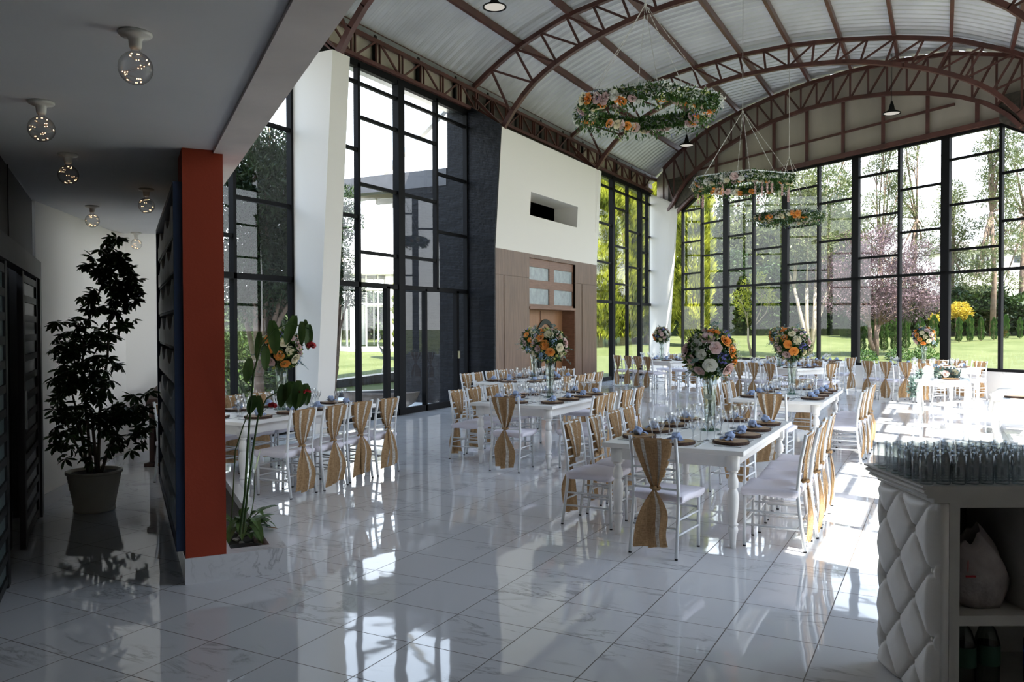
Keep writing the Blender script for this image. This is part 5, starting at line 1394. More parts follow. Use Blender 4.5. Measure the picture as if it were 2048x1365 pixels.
for r_ in range(8):
    for c_ in range(10):
        x = .035 + .068 * c_ + (.006 * math.sin(r_ * 3 + c_)); y = .045 + .067 * r_ + .004 * math.sin(c_ * 5 + r_)
        p = MBR @ Vector((x - .045, y, BH + .032)); o = tumb if first else tumb.copy()
        if not first: C.objects.link(o)
        first = False; o.location = p; o.rotation_euler = (0, 0, rng.uniform(0, 6))
        tag(o, f'empty straight tumbler on the bar top, {rowname[r_]} row, {cnt[c_]} from the left', 'tumbler', 'tumblers massed on the bar top')
# things on the shelves
bg = thing('plastic_bag', 'crumpled white plastic bag on the upper shelf of the bar', 'plastic bag', tuple(MBR @ Vector((.285, .16, .432))), BA)
m = MB(); nu, nv = 26, 18; pts = []
for j in range(nv):
    v = j / (nv - 1); z = .36 * v; r_ = (.145 * (math.sin(math.pi * (v * .78 + .18)) ** .6)) * (1 - .22 * v)
    for i in range(nu):
        a = 2 * math.pi * i / nu; k = 1 + .05 * math.sin(5 * a + 9 * v) + .03 * math.sin(11 * a - 7 * v)
        pts.append((r_ * k * math.cos(a) * 1.02 - .03 * v, r_ * k * math.sin(a) * .72, z - .04 * (v ** 3) * (1 + math.cos(a + 2.6)) + .012 * math.sin(4 * a) * v))
fs_ = [(j * nu + i, j * nu + (i + 1) % nu, (j + 1) * nu + (i + 1) % nu, (j + 1) * nu + i) for j in range(nv - 1) for i in range(nu)] + [tuple(range(nu - 1, -1, -1))]
bagm = simple('white_plastic_film', (.30, .26, .25), .3, var=.18, vscale=14, bump=.6, bscale=22)
m.add(pts, fs_); m.build('bag_body', bagm, bg, True)
m = MB(); ellipse_ring(m, 0, .20, .022, .026, .012, -.001, 0.0); mm = Matrix.Translation((-.098, -.098, 0)) @ Matrix.Rotation(R(55) + math.pi / 2 - math.pi, 4, 'Z'); m.v = [tuple(mm @ Vector(p)) for p in m.v]
m.box(-.118, -.075, -.118, -.113, .155, .163); m.build('red_print', simple('red_print', (.35, .01, .02), .5), bg)
jg = thing('plastic_jug', 'white plastic jug with a handle on the bar shelf, right of the bag', 'jug', tuple(MBR @ Vector((.60, .2, .432))), BA)
m = MB(); m.lathe([(0, 0), (.085, 0), (.095, .01), (.095, .17), (.085, .24), (.05, .29), (.026, .31), (.026, .34), (0, .34)], n=28); m.build('jug_body', simple('milky_plastic', (.32, .31, .27), .4), jg, True)
m = MB(); m.tube([(-.095, 0, .14), (-.13, 0, .17), (-.125, 0, .24), (-.07, 0, .275), (-.03, 0, .30)], .013, 8); m.build('jug_handle', simple('milky_plastic_handle', (.32, .31, .27), .4), jg, True)
m = MB(); m.lathe([(0, .34), (.030, .34), (.030, .365), (0, .366)], n=20); m.build('jug_cap', CHAIRW, jg, True)
GL_ = glassmat('bottle_plastic', tint=(.5, .56, .52), edge=(.12, .16, .14), refl=1.0)
bl = None
for k, (x, y, w_) in enumerate(((.21, .14, 'left'), (.33, .16, 'right'))):
    if k == 0:
        bl = thing('soda_bottle', '', 'bottle'); m = MB(); m.lathe([(0, 0), (.045, 0), (.052, .012), (.053, .16), (.052, .2), (.035, .255), (.015, .285), (.014, .30)], n=24); m.build('bottle_body', GL_, bl, True)
        m = MB(); m.lathe([(.0535, .10), (.054, .101), (.054, .19), (.0535, .191)], n=24); m.build('green_label', simple('green_label', (.006, .05, .025), .5), bl, True)
        m = MB(); m.lathe([(.0165, .295), (.0165, .315), (0, .316)], n=16); m.build('bottle_cap', simple('green_cap', (.01, .08, .03), .5), bl, True); btr = tree_of(bl); bl.location = MBR @ Vector((x, y, .061)); bl['label'] = 'green labelled soda bottle on the bottom bar shelf, left one'; bl['group'] = 'soda bottles under the bar'
    else: dup(bl, btr, MBR @ Vector((x, y, .061)), .4, 'green labelled soda bottle on the bottom bar shelf, right one', 'soda bottles under the bar')
bb = thing('blue_bottle', 'blue labelled bottle at the right edge of the bottom bar shelf', 'bottle', tuple(MBR @ Vector((.56, .16, .061))))
m = MB(); m.lathe([(0, 0), (.05, 0), (.055, .01), (.055, .2), (.02, .27), (.016, .3), (0, .3)], n=24); m.build('bottle_body', GL_, bb, True)
m = MB(); m.lathe([(.0555, .07), (.056, .071), (.056, .17), (.0555, .171)], n=24); m.build('blue_label', simple('blue_label', (.01, .04, .25), .5), bb, True)

# ------------------------------------------------------------------ cabriole tables, lantern, garland, armchair at far right
def cab_table(loc, w, l, label, rz=0.0):
    t = thing('cabriole_table', label, 'side table', loc, rz, 'white cabriole leg tables'); h = .76
    m = MB(); m.box(-w / 2, w / 2, 0, l, h - .03, h); m.build('tabletop', TABLEW, t, bevel=.008)
    m = MB(); n = 24
    for (y0, y1) in ((.03, .05), (l - .05, l - .03)):
        vs_ = []
        for i in range(n + 1):
            u = -1 + 2 * i / n; x = u * (w / 2 - .04); zl = h - .10 - .035 * math.cos(u * math.pi * 1.0) ** 2 * (1 if abs(u) < .5 else .2); vs_ += [(x, y0, zl), (x, y0, h - .03), (x, y1, zl), (x, y1, h - .03)]
        fs_ = []
        for i in range(n): a = i * 4; b = a + 4; fs_ += [(a, b, b + 1, a + 1), (a + 2, a + 3, b + 3, b + 2), (a, a + 2, b + 2, b), (a + 1, b + 1, b + 3, a + 3)]
        m.add(vs_, fs_)
    for sx in (-1, 1): m.box(*sorted((sx * (w / 2 - .05), sx * (w / 2 - .03))), .05, l - .05, h - .12, h - .03)
    m.tube([(-.12, .025, h - .08), (-.06, .022, h - .055), (0, .02, h - .05), (.06, .022, h - .055), (.12, .025, h - .08)], .008, 6)
    m.build('apron', TABLEW, t)
    for sx in (-1, 1):
        for sy, y in ((-1, .05), (1, l - .05)):
            x = sx * (w / 2 - .05); pth = [(x, y, h - .04), (x + sx * .01, y + sy * .01, h - .10), (x + sx * .028, y + sy * .028, h - .2), (x + sx * .012, y + sy * .012, h - .38), (x - sx * .012, y - sy * .012, .22), (x - sx * .008, y - sy * .008, .08), (x + sx * .018, y + sy * .018, .02), (x + sx * .022, y + sy * .022, 0)]
            m = MB(); m.tube(pth, [.042, .044, .042, .030, .022, .019, .026, .028], 10); m.build('leg', TABLEW, t, True)
    return t
cab_table((0.02, 15.72, 0), .82, 1.75, 'white side table with curved legs standing in the sun, carrying a lantern and garland')
cab_table((1.18, 12.15, 0), 1.2, .9, 'white curved leg table cut by the right edge, nearest of the two')
lan = thing('lantern', 'small white arched lattice lantern on the sunlit side table', 'lantern', (-.22, 16.0, .762))
m = MB(); n = 14
for (y0, y1) in ((-.07, -.06), (.06, .07)):
    for i in range(n + 1):
        x = -.085 + .17 * i / n; zt_ = .15 + .075 * math.sqrt(max(0, 1 - (x / .086) ** 2)); m.beam((x, (y0 + y1) / 2, 0), (x, (y0 + y1) / 2, zt_), .006, .008)
    for k in range(7): m.beam((-.085, (y0 + y1) / 2, .01 + .028 * k), (.085, (y0 + y1) / 2, .01 + .028 * k), .008, .006)
    m.tube([(-.088 * math.cos(a), (y0 + y1) / 2, .15 + .078 * math.sin(a)) for a in [math.pi * q / 16 for q in range(17)]], .006, 5)
m.build('lattice', CHAIRW, lan)
m = MB(); m.box(-.095, .095, -.08, .08, 0, .012); m.build('base', CHAIRW, lan)
m = MB(); m.lathe([(0, .012), (.03, .012), (.03, .09), (0, .09)], n=16); m.build('candle', P_CREAM, lan)
ga = thing('flower_garland', 'loose garland of leaves, orange and blue flowers trailing off the sunlit side table', 'garland', (-.05, 16.25, .762))
nr = np.random.default_rng(66); n = 1500; t_ = nr.uniform(0, 1, n)
bx = -.42 + .72 * t_; by = -.35 + .45 * t_; bz = np.where(t_ < .16, -.30 * (1 - t_ / .16) + .03, .05 + .07 * np.sin(t_ * 3))
bx = np.where(t_ < .16, -.40, bx); by = np.where(t_ < .16, -.5 + .1 * t_, by)
P = np.stack([bx, by, bz], 1) + nr.normal(0, .035, (n, 3)); v, f = leaf_cloud(nr, P, nr.normal(0, 1, (n, 3)), .06, .028, .5); np_mesh('foliage', v, f, L_EUC, ga)
for (x, y, z, mm) in ((-.12, -.1, .15, P_ORANGE), (.05, .0, .14, P_ORANGE), (.16, .02, .12, P_PINK), (.24, .0, .12, P_CREAM), (-.02, -.12, .12, P_WHITE), (.1, -.12, .1, P_PINK)): rose(ga, (x, y, z), (.1, -.8, .6), .05, mm)
florets('hydrangea', ga, [(-.18, .0, .17), (-.05, .06, .19)], .07, 60, .016, P_BLUE, 67)
for k, (x, y, lb) in enumerate(((.12, 16.1, 'on the sunlit curved leg side table'), (.86, 12.4, 'at the front left of the table cut by the right edge'), (1.15, 12.75, 'toward the back of the table cut by the right edge'))):
    dup(CG[k % 3], CGT[k % 3], (x, y, .7605), k, f'wood slice charger {lb}', 'chargers on curved leg tables')
for k, (x, y) in enumerate(((.25, 16.35), (.33, 16.5), (.18, 16.55))): 
    o = WG.copy(); C.objects.link(o); o.location = (x, y, .7605); o['label'] = ('wine glass behind the charger on the sunlit side table, ' + ('nearest', 'rightmost', 'farthest')[k]); o['group'] = 'wine glasses on the side table'
ac = thing('carved_armchair', 'white carved armchair with scrolled arm in the sun, beyond the right table', 'armchair', (1.05, 15.2, 0), R(80))
m = MB(); m.box(-.30, .30, -.28, .28, .36, .46); m.build('seat', TUFT, ac, bevel=.03)
m = MB(); nn = 16; pts = []
for j in range(10):
    z = .46 + .62 * j / 9
    for i in range(nn + 1):
        u = -1 + 2 * i / nn; w = .30 * (1 + .10 * math.sin(j / 9 * 3)); pts.append((u * w, -.27 - .10 * j / 9 + .03 * (1 - u * u), z + .06 * (1 - u * u) * j / 9))
m.grid(pts, nn + 1, 10); o_ = [(p[0], p[1] - .05, p[2]) for p in pts]; m.grid(o_, nn + 1, 10); m.build('backrest', TUFT, ac, True)
for sx in (-1, 1):
    m = MB(); m.tube([(sx * .31, -.27, .70), (sx * .34, -.05, .70), (sx * .34, .20, .68), (sx * .34, .27, .63), (sx * .34, .23, .58), (sx * .33, .19, .62)], [.03, .035, .04, .035, .025, .015], 10)
    m.tube([(sx * .33, .2, .63), (sx * .30, .23, .52), (sx * .30, .25, .44)], .025, 8); m.build('armrest', TABLEW, ac, True)
    for sy in (-1, 1): m = MB(); m.tube([(sx * .27, sy * .25, .37), (sx * .30, sy * .28, .28), (sx * .27, sy * .25, .12), (sx * .30, sy * .29, 0)], [.035, .033, .02, .025], 8); m.build('leg', TABLEW, ac, True)
# ------------------------------------------------------------------ garden
def gpt(x, dist):     # ground point seen at picture column x, at a distance along the view axis
    v = fwd + rgt * ((x - 1024) / FPX); v = Vector((v.x, v.y)); v = v / (v.x * fwd.x + v.y * fwd.y) * (fwd.x ** 2 + fwd.y ** 2) ** .5 * dist if False else Vector((pfwd.x, pfwd.y)) * dist + Vector((prgt.x, prgt.y)) * ((x - 1024) / FPX * dist)
    return (v.x, v.y, gz(v.x, v.y))
def zat(y, dist): return EYE + (654 - y) / FPX * dist
G_PROTO = {}
def cypress_proto(key, H, Rr, n, mat, name, ln, wd, seed, base=.03, up=1.6):
    nr = np.random.default_rng(seed); t = thing(name, '', 'tree')
    h = nr.uniform(0, 1, n) ** .9; z = base * H + h * (1 - base) * H; rr = Rr * np.clip(1.25 * np.sin(np.pi * np.clip(.12 + .86 * h, 0, 1)) ** .7, 0, 1) * (1 + .16 * np.sin(z * 5 / Rr ** .5 + seed)); a = nr.uniform(0, 2 * np.pi, n); rr = rr * (1 + .14 * np.sin(a * 5 + z * 2)); k = nr.uniform(.55, 1, n) ** .5
    P = np.stack([rr * k * np.cos(a), rr * k * np.sin(a), z], 1); D = np.stack([np.cos(a), np.sin(a), np.full(n, up)], 1)
    v, f = leaf_cloud(nr, P, D, ln, wd, .35); np_mesh('crown', v, f, mat, t)
    m = MB(); m.tube([(0, 0, 0), (0, 0, H * .5), (0, 0, H * .9)], [Rr * .16, Rr * .1, Rr * .03], 8); m.build('trunk', BARKT, t, True)
    return t, tree_of(t)
GC = [cypress_proto('g%d' % s, 9.0, .80, 14000, L_GOLD, 'golden_cypress', .34, .085, 100 + s) for s in range(3)]
gc_spots = [(1200, 36, 9.4, 'first in the row right of the wooden portal'), (1222, 38, 9.6, 'second in the row beyond the left windows'), (1245, 37, 9.2, 'third in the row beyond the left windows'), (1268, 39, 9.8, 'fourth in the row, behind the corner table bouquet'), (1292, 38, 9.0, 'fifth in the row, left of the white corner pier'), (1318, 40, 9.6, 'last in the row before the white corner pier'),
            (1388, 36, 7.9, 'standing just right of the white corner pier, in the first back window'), (808, 30, 3.4, 'slim, seen past the black stone wall beside the white pavilion')]
for i, (x, dd, H, w) in enumerate(gc_spots):
    t, tr = GC[i % 3]; sc = H / 9.0; s3 = (sc * (1.0 if i != 7 else 1.1), sc * (1.0 if i != 7 else 1.1), sc); lb = 'golden green cypress ' + w
    p = gpt(x, dd)
    if i < 3: t.location = p; t.scale = s3; t['label'] = lb; t['group'] = 'golden cypresses in the garden'
    else: dup(t, tr, p, i * 1.3, lb, 'golden cypresses in the garden', scale=s3)
GS = [cypress_proto('s%d' % s, 2.6, .52, 7000, L_GREEN, 'clipped_cypress', .12, .045, 200 + s, up=1.2) for s in range(2)]
for i, x in enumerate((1722, 1745, 1768, 1790, 1812, 1842, 1868, 1893, 1918, 1940, 1962, 1988, 2012, 2040)):
    t, tr = GS[i % 2]; dd = (33 if i > 6 else 31) + .25 * i; H = (zat(634 + (5 if i % 3 else 0), dd) - gz(*gpt(x, dd)[:2])); s3 = (H / 2.6 * .56,) * 2 + (H / 2.6,)
    lb = f'small clipped green cypress, {cnt[i] if i else "first"} from the left in the low row'
    p = gpt(x, dd)
    if i < 2: t.location = p; t.scale = s3; t['label'] = lb; t['group'] = 'low row of clipped cypresses'
    else: dup(t, tr, p, i, lb, 'low row of clipped cypresses', scale=s3)

def branchy(name, label, cat, loc, H, blobs, nleaf, mat, ln, wd, bark, trunk_r, seed, up=0.3, group=None, multi=1, lean=0.0, bare=.35):
    """a tree with a forking trunk; blobs are (x along camera right, z, radius) in metres"""
    nr = np.random.default_rng(seed); rng = random.Random(seed); t = thing(name, label, cat, loc, 0, group); P = []; D = []
    tot = sum(b[2] ** 2 for b in blobs); m = MB(); 
    forks = []
    for q in range(multi):
        a = rng.uniform(-.12, .12) + (q - (multi - 1) / 2) * .28; base = Vector((0, 0, 0)); top = prgt * (lean + math.tan(a) * H * bare * .5) + Vector((0, 0, H * bare)); m.tube([base, base.lerp(top, .5) + Vector((rng.uniform(-.1, .1), 0, 0)), top], [trunk_r, trunk_r * .8, trunk_r * .62], 8); forks.append(top)
    for (bx, bz, br) in blobs:
        k = int(nleaf * br ** 2 / tot); c = prgt * bx + Vector((0, 0, bz)) + pfwd * rng.uniform(-.3, .3) * br
        p, d = ell_pts(nr, k, tuple(c), (br, br, br * .8), .35); P.append(p); D.append(d + [0, 0, up])
        fk = min(forks, key=lambda f_: (f_ - c).length); mid = fk.lerp(c, .5) + Vector((rng.uniform(-.15, .15), rng.uniform(-.15, .15), .12 * br)); m.tube([fk, mid, c], [trunk_r * .5, trunk_r * .32, trunk_r * .12], 6)
        for z in range(4):
            e = Vector((rng.uniform(-1, 1), rng.uniform(-1, 1), rng.uniform(-.2, 1))).normalized() * br * .85; m.tube([mid.lerp(c, .6), c + e * .5, c + e], [trunk_r * .16, trunk_r * .1, trunk_r * .04], 4)
    v, f = leaf_cloud(nr, np.concatenate(P), np.concatenate(D), ln, wd, .8); np_mesh('crown', v, f, mat, t)
    m.build('trunk', bark, t, True)
    return t
# plum tree
def rel(x, y, x0, dist, loc): return ((x - x0) / FPX * dist, zat(y, dist) - loc[2])
dd = 29.5; L0 = gpt(1752, dd)
bl_ = []
for (x, y, r) in ((1700, 520, .8), (1740, 500, .75), (1790, 510, .8), (1660, 560, .75), (1830, 540, .75), (1700, 565, .9), (1750, 555, .95), (1800, 570, .95), (1850, 580, .7), (1670, 600, .7), (1720, 610, .8), (1770, 612, .85), (1825, 615, .75), (1860, 610, .5), (1765, 470, .4), (1655, 525, .4), (1690, 480, .35), (1840, 500, .4)):
    a, b = rel(x, y, 1752, dd, L0); bl_.append((a, b, r))
branchy('plum_tree', 'wide purple leaved plum tree in the garden behind the clipped cypresses', 'tree', L0, 4.5, bl_, 26000, L_PLUM, .10, .032, BARKT, .10, 31, up=.5, multi=3, bare=.25)
# small pale tree
dd = 31; L0 = gpt(1503, dd); bl_ = [(*rel(x, y, 1503, dd, L0), r * 1.2) for (x, y, r) in ((1480, 600, .32), (1503, 575, .35), (1525, 590, .35), (1495, 625, .25), (1540, 605, .25), (1515, 560, .25))]
branchy('pale_young_tree', 'slender young tree with pale branches and sparse yellow leaves on the lawn', 'tree', L0, 2.6, bl_, 1500, L_GOLD, .12, .04, PALEBARK, .05, 32, multi=2, bare=.4)
# pale forked trunks behind the second bouquet
dd = 29.5; L0 = gpt(1618, dd); bl_ = [(*rel(x, y, 1618, dd, L0), r * 1.15) for (x, y, r) in ((1590, 440, .9), (1630, 420, .9), (1610, 480, .9), (1660, 470, .7), (1580, 510, .6), (1650, 380, .8), (1600, 370, .7))]
branchy('forked_tree', 'tree with several pale forked trunks behind the second bouquet', 'tree', L0, 6.0, bl_, 9000, L_OLIVE, .14, .05, PALEBARK, .09, 33, multi=4, bare=.42)
# tall eucalyptus and poplar-like trees
tall = [(1470, 52, 330, .9, 'behind the slender young tree'), (1545, 54, 320, 1.0, 'behind the farthest flower hexagon'), (1650, 50, 300, 1.0, 'upper crown left of the plum tree'), (1765, 46, 270, .8, 'slim, right above the plum tree'), (1822, 48, 255, .9, 'tall, between the last two thick window posts'), (1905, 44, 380, .8, 'short crown left of the white house'), (1985, 38, 225, .8, 'tall and bare, in front of the white house'), (2040, 42, 240, .9, 'tall, at the right edge of the picture')]
for i, (x, dd, yt, w, lb) in enumerate(tall):
    L0 = gpt(x, dd); H = zat(yt, dd) - L0[2]; rng = random.Random(60 + i); bl_ = []
    nb_ = 15
    for k in range(nb_):
        z = H * (.24 + .74 * k / (nb_ - 1)); wd_ = w * (1.5 if k < 10 else .9) * (1.5 if i < 3 else .8); bl_.append((rng.uniform(-1, 1) * wd_, z, rng.uniform(.6, 1.0) * w * (1.6 if i < 3 else 1.0)))
    branchy('tall_tree', f'loose olive green tree {lb}', 'tree', L0, H, bl_, 14000 if i < 3 else 9000, L_OLIVE, .17, .045, BARKT, .14, 70 + i, up=.6, group='tall trees beyond the garden', bare=.55 if i > 3 else .4)
# dark hedge masses behind
def hedge(name, label, x0, x1, dist, ytop, n, mat, seed, depth=1.6, ln=.26, ab=None, h=None):
    a = Vector(gpt(x0, dist)); b = Vector(gpt(x1, dist)); h = h or zat(ytop, dist) - a.z
    if ab: a, b = Vector(ab[0]), Vector(ab[1])
    nr = np.random.default_rng(seed)
    u = nr.uniform(0, 1, n); z = h * np.sqrt(nr.uniform(0, 1, n)); hh = h * (.86 + .12 * np.sin(u * 17 + seed) + .06 * np.sin(u * 41)); z = z / h * hh
    dpt = -nr.uniform(0, 1, n) ** 3 * depth + .12 * np.sin(u * 60) + .1 * np.sin(z * 5 + u * 30)
    c = a.lerp(b, .5); ba = np.array(b - a); P = np.outer(u, ba); P[:, 2] = z; P += np.array(a - Vector((a.x, a.y, a.z))) ; nrm = np.array([ba[1], -ba[0], 0]) / np.linalg.norm(ba[:2]); P += np.outer(dpt, -nrm)
    v, f = leaf_cloud(nr, P, np.tile(nrm + [0, 0, .4], (n, 1)), ln, ln * .4, .7); t = thing(name, label, 'hedge', tuple(a), 0, None); np_mesh('foliage', v, f, mat, t)
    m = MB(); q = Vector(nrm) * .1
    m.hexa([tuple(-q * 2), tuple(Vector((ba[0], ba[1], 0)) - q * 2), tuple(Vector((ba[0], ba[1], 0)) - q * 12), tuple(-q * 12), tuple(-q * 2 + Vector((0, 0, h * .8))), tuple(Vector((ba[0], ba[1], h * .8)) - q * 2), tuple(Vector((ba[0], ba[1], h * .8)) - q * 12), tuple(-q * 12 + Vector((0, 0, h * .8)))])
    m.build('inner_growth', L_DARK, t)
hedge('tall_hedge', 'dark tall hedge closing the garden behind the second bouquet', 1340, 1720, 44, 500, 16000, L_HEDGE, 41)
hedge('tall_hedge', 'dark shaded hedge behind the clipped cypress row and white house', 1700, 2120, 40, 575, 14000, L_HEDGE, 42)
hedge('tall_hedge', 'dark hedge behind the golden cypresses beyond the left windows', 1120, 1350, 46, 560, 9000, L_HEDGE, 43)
for (x0, x1, dd, yt, lb, sd) in ((1430, 1560, 52, 400, 'green tree mass in the haze, above the dark hedge', 44), (1550, 1720, 56, 370, 'green tree mass behind the forked trunks', 45)):
    hedge('tree_belt', lb, x0, x1, dd, yt, 9000, L_OLIVE, sd, 2.5, .34)
dd = 36; L0 = gpt(1912, dd)
branchy('yellow_shrub', 'bright yellow shrub above the clipped cypresses', 'shrub', L0, 2, [(*rel(x, y, 1912, dd, L0), r) for x, y, r in ((1900, 628, .35), (1918, 622, .4), (1930, 632, .3), (1868, 640, .2))], 1800, L_YELLOW, .12, .05, BARKT, .05, 34, bare=.5)
# low shrubs and curb in front of the back windows
for i, (x, dd, r, w) in enumerate(((1730, 28, .26, 'left of the thin post'), (1800, 28, .28, 'below the sunlit bouquet'), (1850, 28, .28, 'right behind the sunlit bouquet stem'))):
    L0 = gpt(x, dd); nr = np.random.default_rng(500 + i); P, D = ell_pts(nr, 900, (0, 0, .1), (r * 1.6, r * 1.6, r), .5); P[:, 2] = np.abs(P[:, 2]); t = thing('low_shrub', f'low rounded green shrub on the lawn, {w}', 'shrub', L0, 0, 'low shrubs by the back windows'); v, f = leaf_cloud(nr, P, D, .09, .04, .6); np_mesh('foliage', v, f, L_GREEN, t)
# pale stone paving outside at the right
def gslab(name, pts, z0, z1, mat): o = poly_prism(pts, z0, z1).build(name, mat); o['kind'] = 'structure'; return o
p = [bw(10.6, 1.2), bw(SEND + 6, 1.2), bw(SEND + 6, 3.0), bw(11.5, 3.2)]
gslab('path_stone', [(q.x, q.y) for q in p], .30, .45, simple('pale_stone_path', (.62, .58, .52), .8, var=.15, vscale=3))
# white house
hs = thing('white_house', 'white two storey house with dark windows beyond the tall trees', 'house', gpt(1985, 72), R(30)); hz = hs.location.z
def hb(m, x0, x1, y0, y1, z0, z1): m.box(x0, x1, y0, y1, z0 - hz, z1 - hz)
z_t, z_b = zat(498, 72), zat(556, 72)
m = MB(); hb(m, -3.0, 3.6, 0, 5, hz, z_t - .3); m.build('wall', WHITE, hs)
m = MB(); m.hexa([(-3.5, -.6, z_t - .3 - hz), (4.1, -.6, z_t - .3 - hz), (4.1, 5.6, z_t - .3 - hz), (-3.5, 5.6, z_t - .3 - hz), (-3.0, 1.5, z_t + .6 - hz), (3.6, 1.5, z_t + .6 - hz), (3.6, 3, z_t + .6 - hz), (-3.0, 3, z_t + .6 - hz)]); m.build('roof', simple('grey_roof', (.16, .13, .12), .8), hs)
for (x0, x1, y0, y1) in ((-1.9, -1.75, 512, 548), (-1.5, -1.3, 512, 550), (-1.0, -.8, 512, 552), (-.55, -.4, 512, 552)):
    m = MB(); m.box(x0, x1, -.05, .02, zat(y1, 72) - hz, zat(y0, 72) - hz); m.build('dark_shutter', simple('dark_shutter', (.04, .02, .03), .6), hs)
m = MB(); m.box(1.9, 2.5, -.03, .02, zat(529, 72) - hz, zat(516, 72) - hz); m.build('window', simple('dark_window', (.03, .04, .05), .2), hs)

# ---- left side: stone wall outside, canopy, pavilion, lawn basin, trough, crane sculpture, big tree
m = MB(); m.box(-10.95, XL - .06, PY0 - .05, PY0 + .3, -.15, 4.86); m.box(-9.78, XL - .06, PY0 - .05, PY0 + .3, 4.86, 6.9); struct('wall_stone_outside', m, STONE)
m = MB(); m.box(-13.6, XL - .5, PY0 - .06, PY0 + .25, 4.86, 5.24); struct('canopy_beam', m, simple('dark_grey_fascia', (.10, .10, .11), .6, var=.1))
m = MB(); m.box(-13.6, -9.9, PY0 + .25, 22, 5.16, 5.24); 
for k in range(9): m.box(-13.6, -9.9, PY0 + .9 + .75 * k, PY0 + 1.0 + .75 * k, 5.02, 5.16)
struct('canopy_slats', m, CLAD)
m = MB(); m.box(-13.6, -13.45, 21.8, 21.95, -.1, 5.1); struct('canopy_post', m, WHITE)
m = MB(); m.beam((-9.9, PY0 + .1, 6.6), (-13.3, PY0 + 1.6, 5.2), .12, .12); struct('canopy_stay', m, GUTTER)
gslab('terrace_left', [(-16.5, 3), (XL - .1, 3), (XL - .1, 21), (-16.5, 24)], -.15, -.02, DECK)
# basin wall of black tiles and water
m = MB(); a = Vector(gpt(640, 21.5)); b = Vector(gpt(860, 24.5)); m.beam((a.x, a.y, .0), (b.x, b.y, .22), .35, .55); struct('basin_wall', m, BLACKTILE)
a0 = Vector(gpt(600, 19.8)); b0_ = Vector(gpt(880, 21.6)); m = MB(); m.beam((a0.x, a0.y, .02), (b0_.x, b0_.y, .02), .3, .16); struct('basin_kerb', m, BLACKTILE)
tro = thing('stone_trough', 'boat shaped brown stone trough on the terrace outside the left windows', 'trough', gpt(762, 16.6)[:2] + (-.02,), R(28))
m = MB(); n = 20; vs_ = []; prf = [(-.26, .36), (-.22, .12), (0, .0), (.22, .12), (.26, .36), (.20, .36), (.16, .16), (0, .08), (-.16, .16), (-.20, .36)]
for i in range(n + 1):
    u = -1 + 2 * i / n; k = max(.06, math.sqrt(max(0, 1 - u * u)) ** .8)
    for (y, z) in prf: vs_.append((u * .78, y * k, .36 - (.36 - z) * k + .05 * u * u))
q = len(prf); fs_ = [(i * q + j, i * q + (j + 1) % q, (i + 1) * q + (j + 1) % q, (i + 1) * q + j) for i in range(n) for j in range(q)] + [tuple(range(q)), tuple(range(n * q + q - 1, n * q - 1, -1))]
m.add(vs_, fs_); m.build('hull', simple('brown_stone', (.16, .13, .11), .8, var=.25, vscale=7, bump=.4), tro, True)
m = MB(); m.box(-.5, .5, -.12, .12, .0, .06); m.build('base', BLACKTILE, tro)
cr = thing('crane_sculpture', 'slender wire crane sculpture standing on the lawn before the white pavilion', 'sculpture', gpt(765, 25.5))
m = MB(); k_ = 1.0
m.tube([prgt * -.02, prgt * .02 + Vector((0, 0, .28)), prgt * .05 + Vector((0, 0, .52))], .012, 6); m.build('leg', STEEL, cr)
m = MB(); m.tube([prgt * .06 + pfwd * .05, prgt * .07 + Vector((0, 0, .28)), prgt * .07 + Vector((0, 0, .52))], .012, 6); m.build('leg', STEEL, cr)
m = MB()
for q in range(7): m.tube([prgt * (-.10 + .03 * q * .3) + Vector((0, 0, .80)), prgt * (.0 + .02 * q) + pfwd * (.03 * (q - 3)) + Vector((0, 0, .62 - .01 * q)), prgt * .16 + Vector((0, 0, .50))], .009, 4)
m.build('wire_body', STEEL, cr)
m = MB(); m.tube([prgt * -.08 + Vector((0, 0, .78)), prgt * -.14 + Vector((0, 0, .95)), prgt * -.06 + Vector((0, 0, 1.10)), prgt * -.10 + Vector((0, 0, 1.22)), prgt * -.2 + Vector((0, 0, 1.16))], [.022, .016, .014, .018, .005], 6); m.build('neck', STEEL, cr)
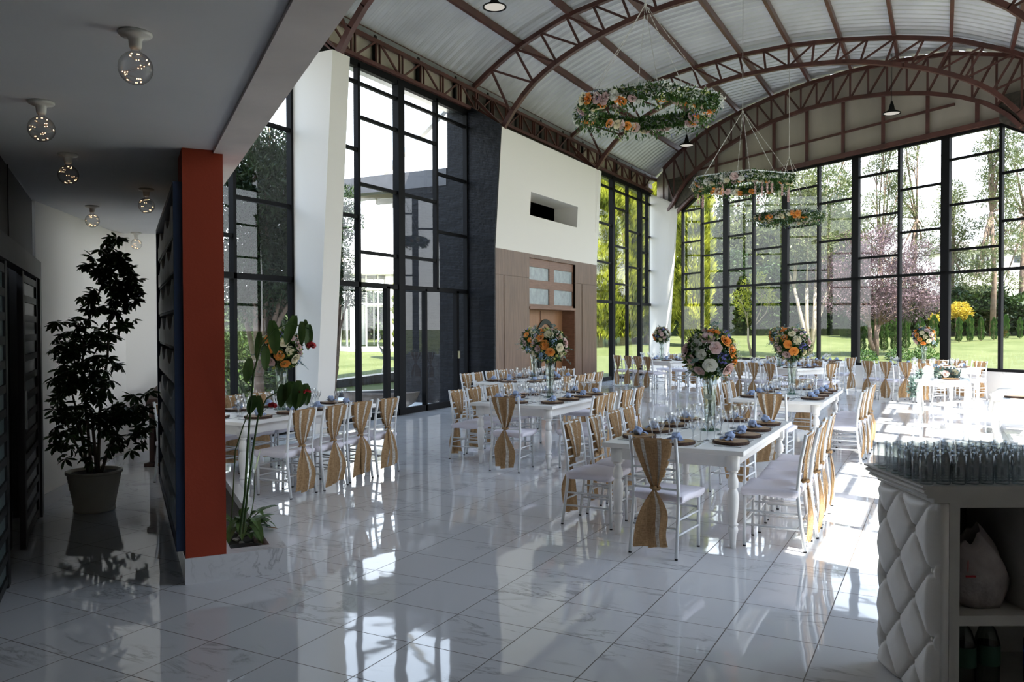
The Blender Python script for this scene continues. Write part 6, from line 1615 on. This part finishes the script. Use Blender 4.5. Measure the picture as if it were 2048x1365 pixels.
# pavilion
pv = thing('white_pavilion', 'white glazed garden pavilion with a shallow dome, seen through the left windows', 'pavilion', gpt(752, 36), R(10)); pz = pv.location.z; s_ = 36
zt0 = zat(548, s_) - pz; Rp = 2.0
m = MB(); m.lathe([(0, 0), (Rp * 1.25, 0), (Rp * 1.25, -.3), (0, -.3)][::-1], n=8); m.lathe([(0, .02), (Rp * 1.25, .02), (Rp * 1.25, -.3)], n=8); m.build('base', WHITE, pv)
m = MB(); m.lathe([(Rp * .9, zt0 - .15), (Rp * 1.12, zt0 - .12), (Rp * 1.12, zt0), (Rp, zt0 + .08), (Rp * .85, zt0 + .5), (Rp * .5, zt0 + .95), (0, zt0 + 1.1)], n=8); m.build('roof', WHITE, pv)
for k in range(8):
    a = R(45 * k + 22.5 - 22.5); x, y = Rp * .95 * math.cos(a), Rp * .95 * math.sin(a); m = MB(); m.box(x - .14, x + .14, y - .14, y + .14, 0, zt0 - .1); m.build('column', WHITE, pv)
    a2 = R(45 * (k + 1)); x2, y2 = Rp * .95 * math.cos(a2), Rp * .95 * math.sin(a2)
    f_ = MB()
    for z in (.05, zt0 * .58, zt0 * .8): f_.beam((x, y, z), (x2, y2, z), .05, .06)
    for u in (.33, .66): f_.beam((x + (x2 - x) * u, y + (y2 - y) * u, 0), (x + (x2 - x) * u, y + (y2 - y) * u, zt0 - .1), .04, .04)
    w_ = f_.build('window_frame', WHITE, pv)
    m = MB(); m.add([(x, y, 0), (x2, y2, 0), (x2, y2, zt0 - .1), (x, y, zt0 - .1)], [(0, 1, 2, 3)]); m.build('pane', PANE, w_)
# trees outside left
dd = 15; L0 = gpt(520, dd); bl_ = [(*rel(x, y, 520, dd, (L0[0], L0[1], L0[2])), r) for (x, y, r) in ((500, 330, .6), (540, 300, .5), (480, 400, .7), (540, 380, .75), (575, 350, .6), (500, 470, .7), (560, 460, .75), (520, 540, .7), (580, 540, .7), (470, 560, .6), (610, 430, .7), (620, 540, .6), (520, 600, .5))]
branchy('dark_conifer', 'large dark conifer close outside the windows left of the white pier', 'tree', L0, 4.6, bl_, 34000, L_DARK, .13, .035, BARKT, .14, 51, up=.1, bare=.2)
dd = 19; L0 = gpt(668, dd); bl_ = [(*rel(x, y, 668, dd, L0), r) for (x, y, r) in ((680, 400, .45), (690, 440, .45), (690, 520, .3), (700, 590, .35), (672, 560, .4), (655, 480, .6))]
branchy('dark_conifer', 'dark conifer branches showing right of the white pier', 'tree', L0, 4.6, bl_, 5000, L_DARK, .13, .03, BARKT, .10, 52, up=.1, bare=.2)
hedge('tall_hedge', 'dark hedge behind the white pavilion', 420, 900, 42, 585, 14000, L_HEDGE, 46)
hedge('garden_shrubs', 'sunny shrub border outside, behind the table at the orange pillar', 430, 600, 19, 640, 5000, L_HEDGE, 47, 1.0, .14)
hedge('dark_hedge', 'dark tall evergreen hedge added just outside, between the pillar and the white pier', 0, 1, 1, 1, 12000, L_DARK, 48, 1.4, .16, ab=((-13.6, 4.5, -.1), (-12.6, 9.6, -.1)), h=5.6)  # hedge added to cut the light reaching the side of the white pier
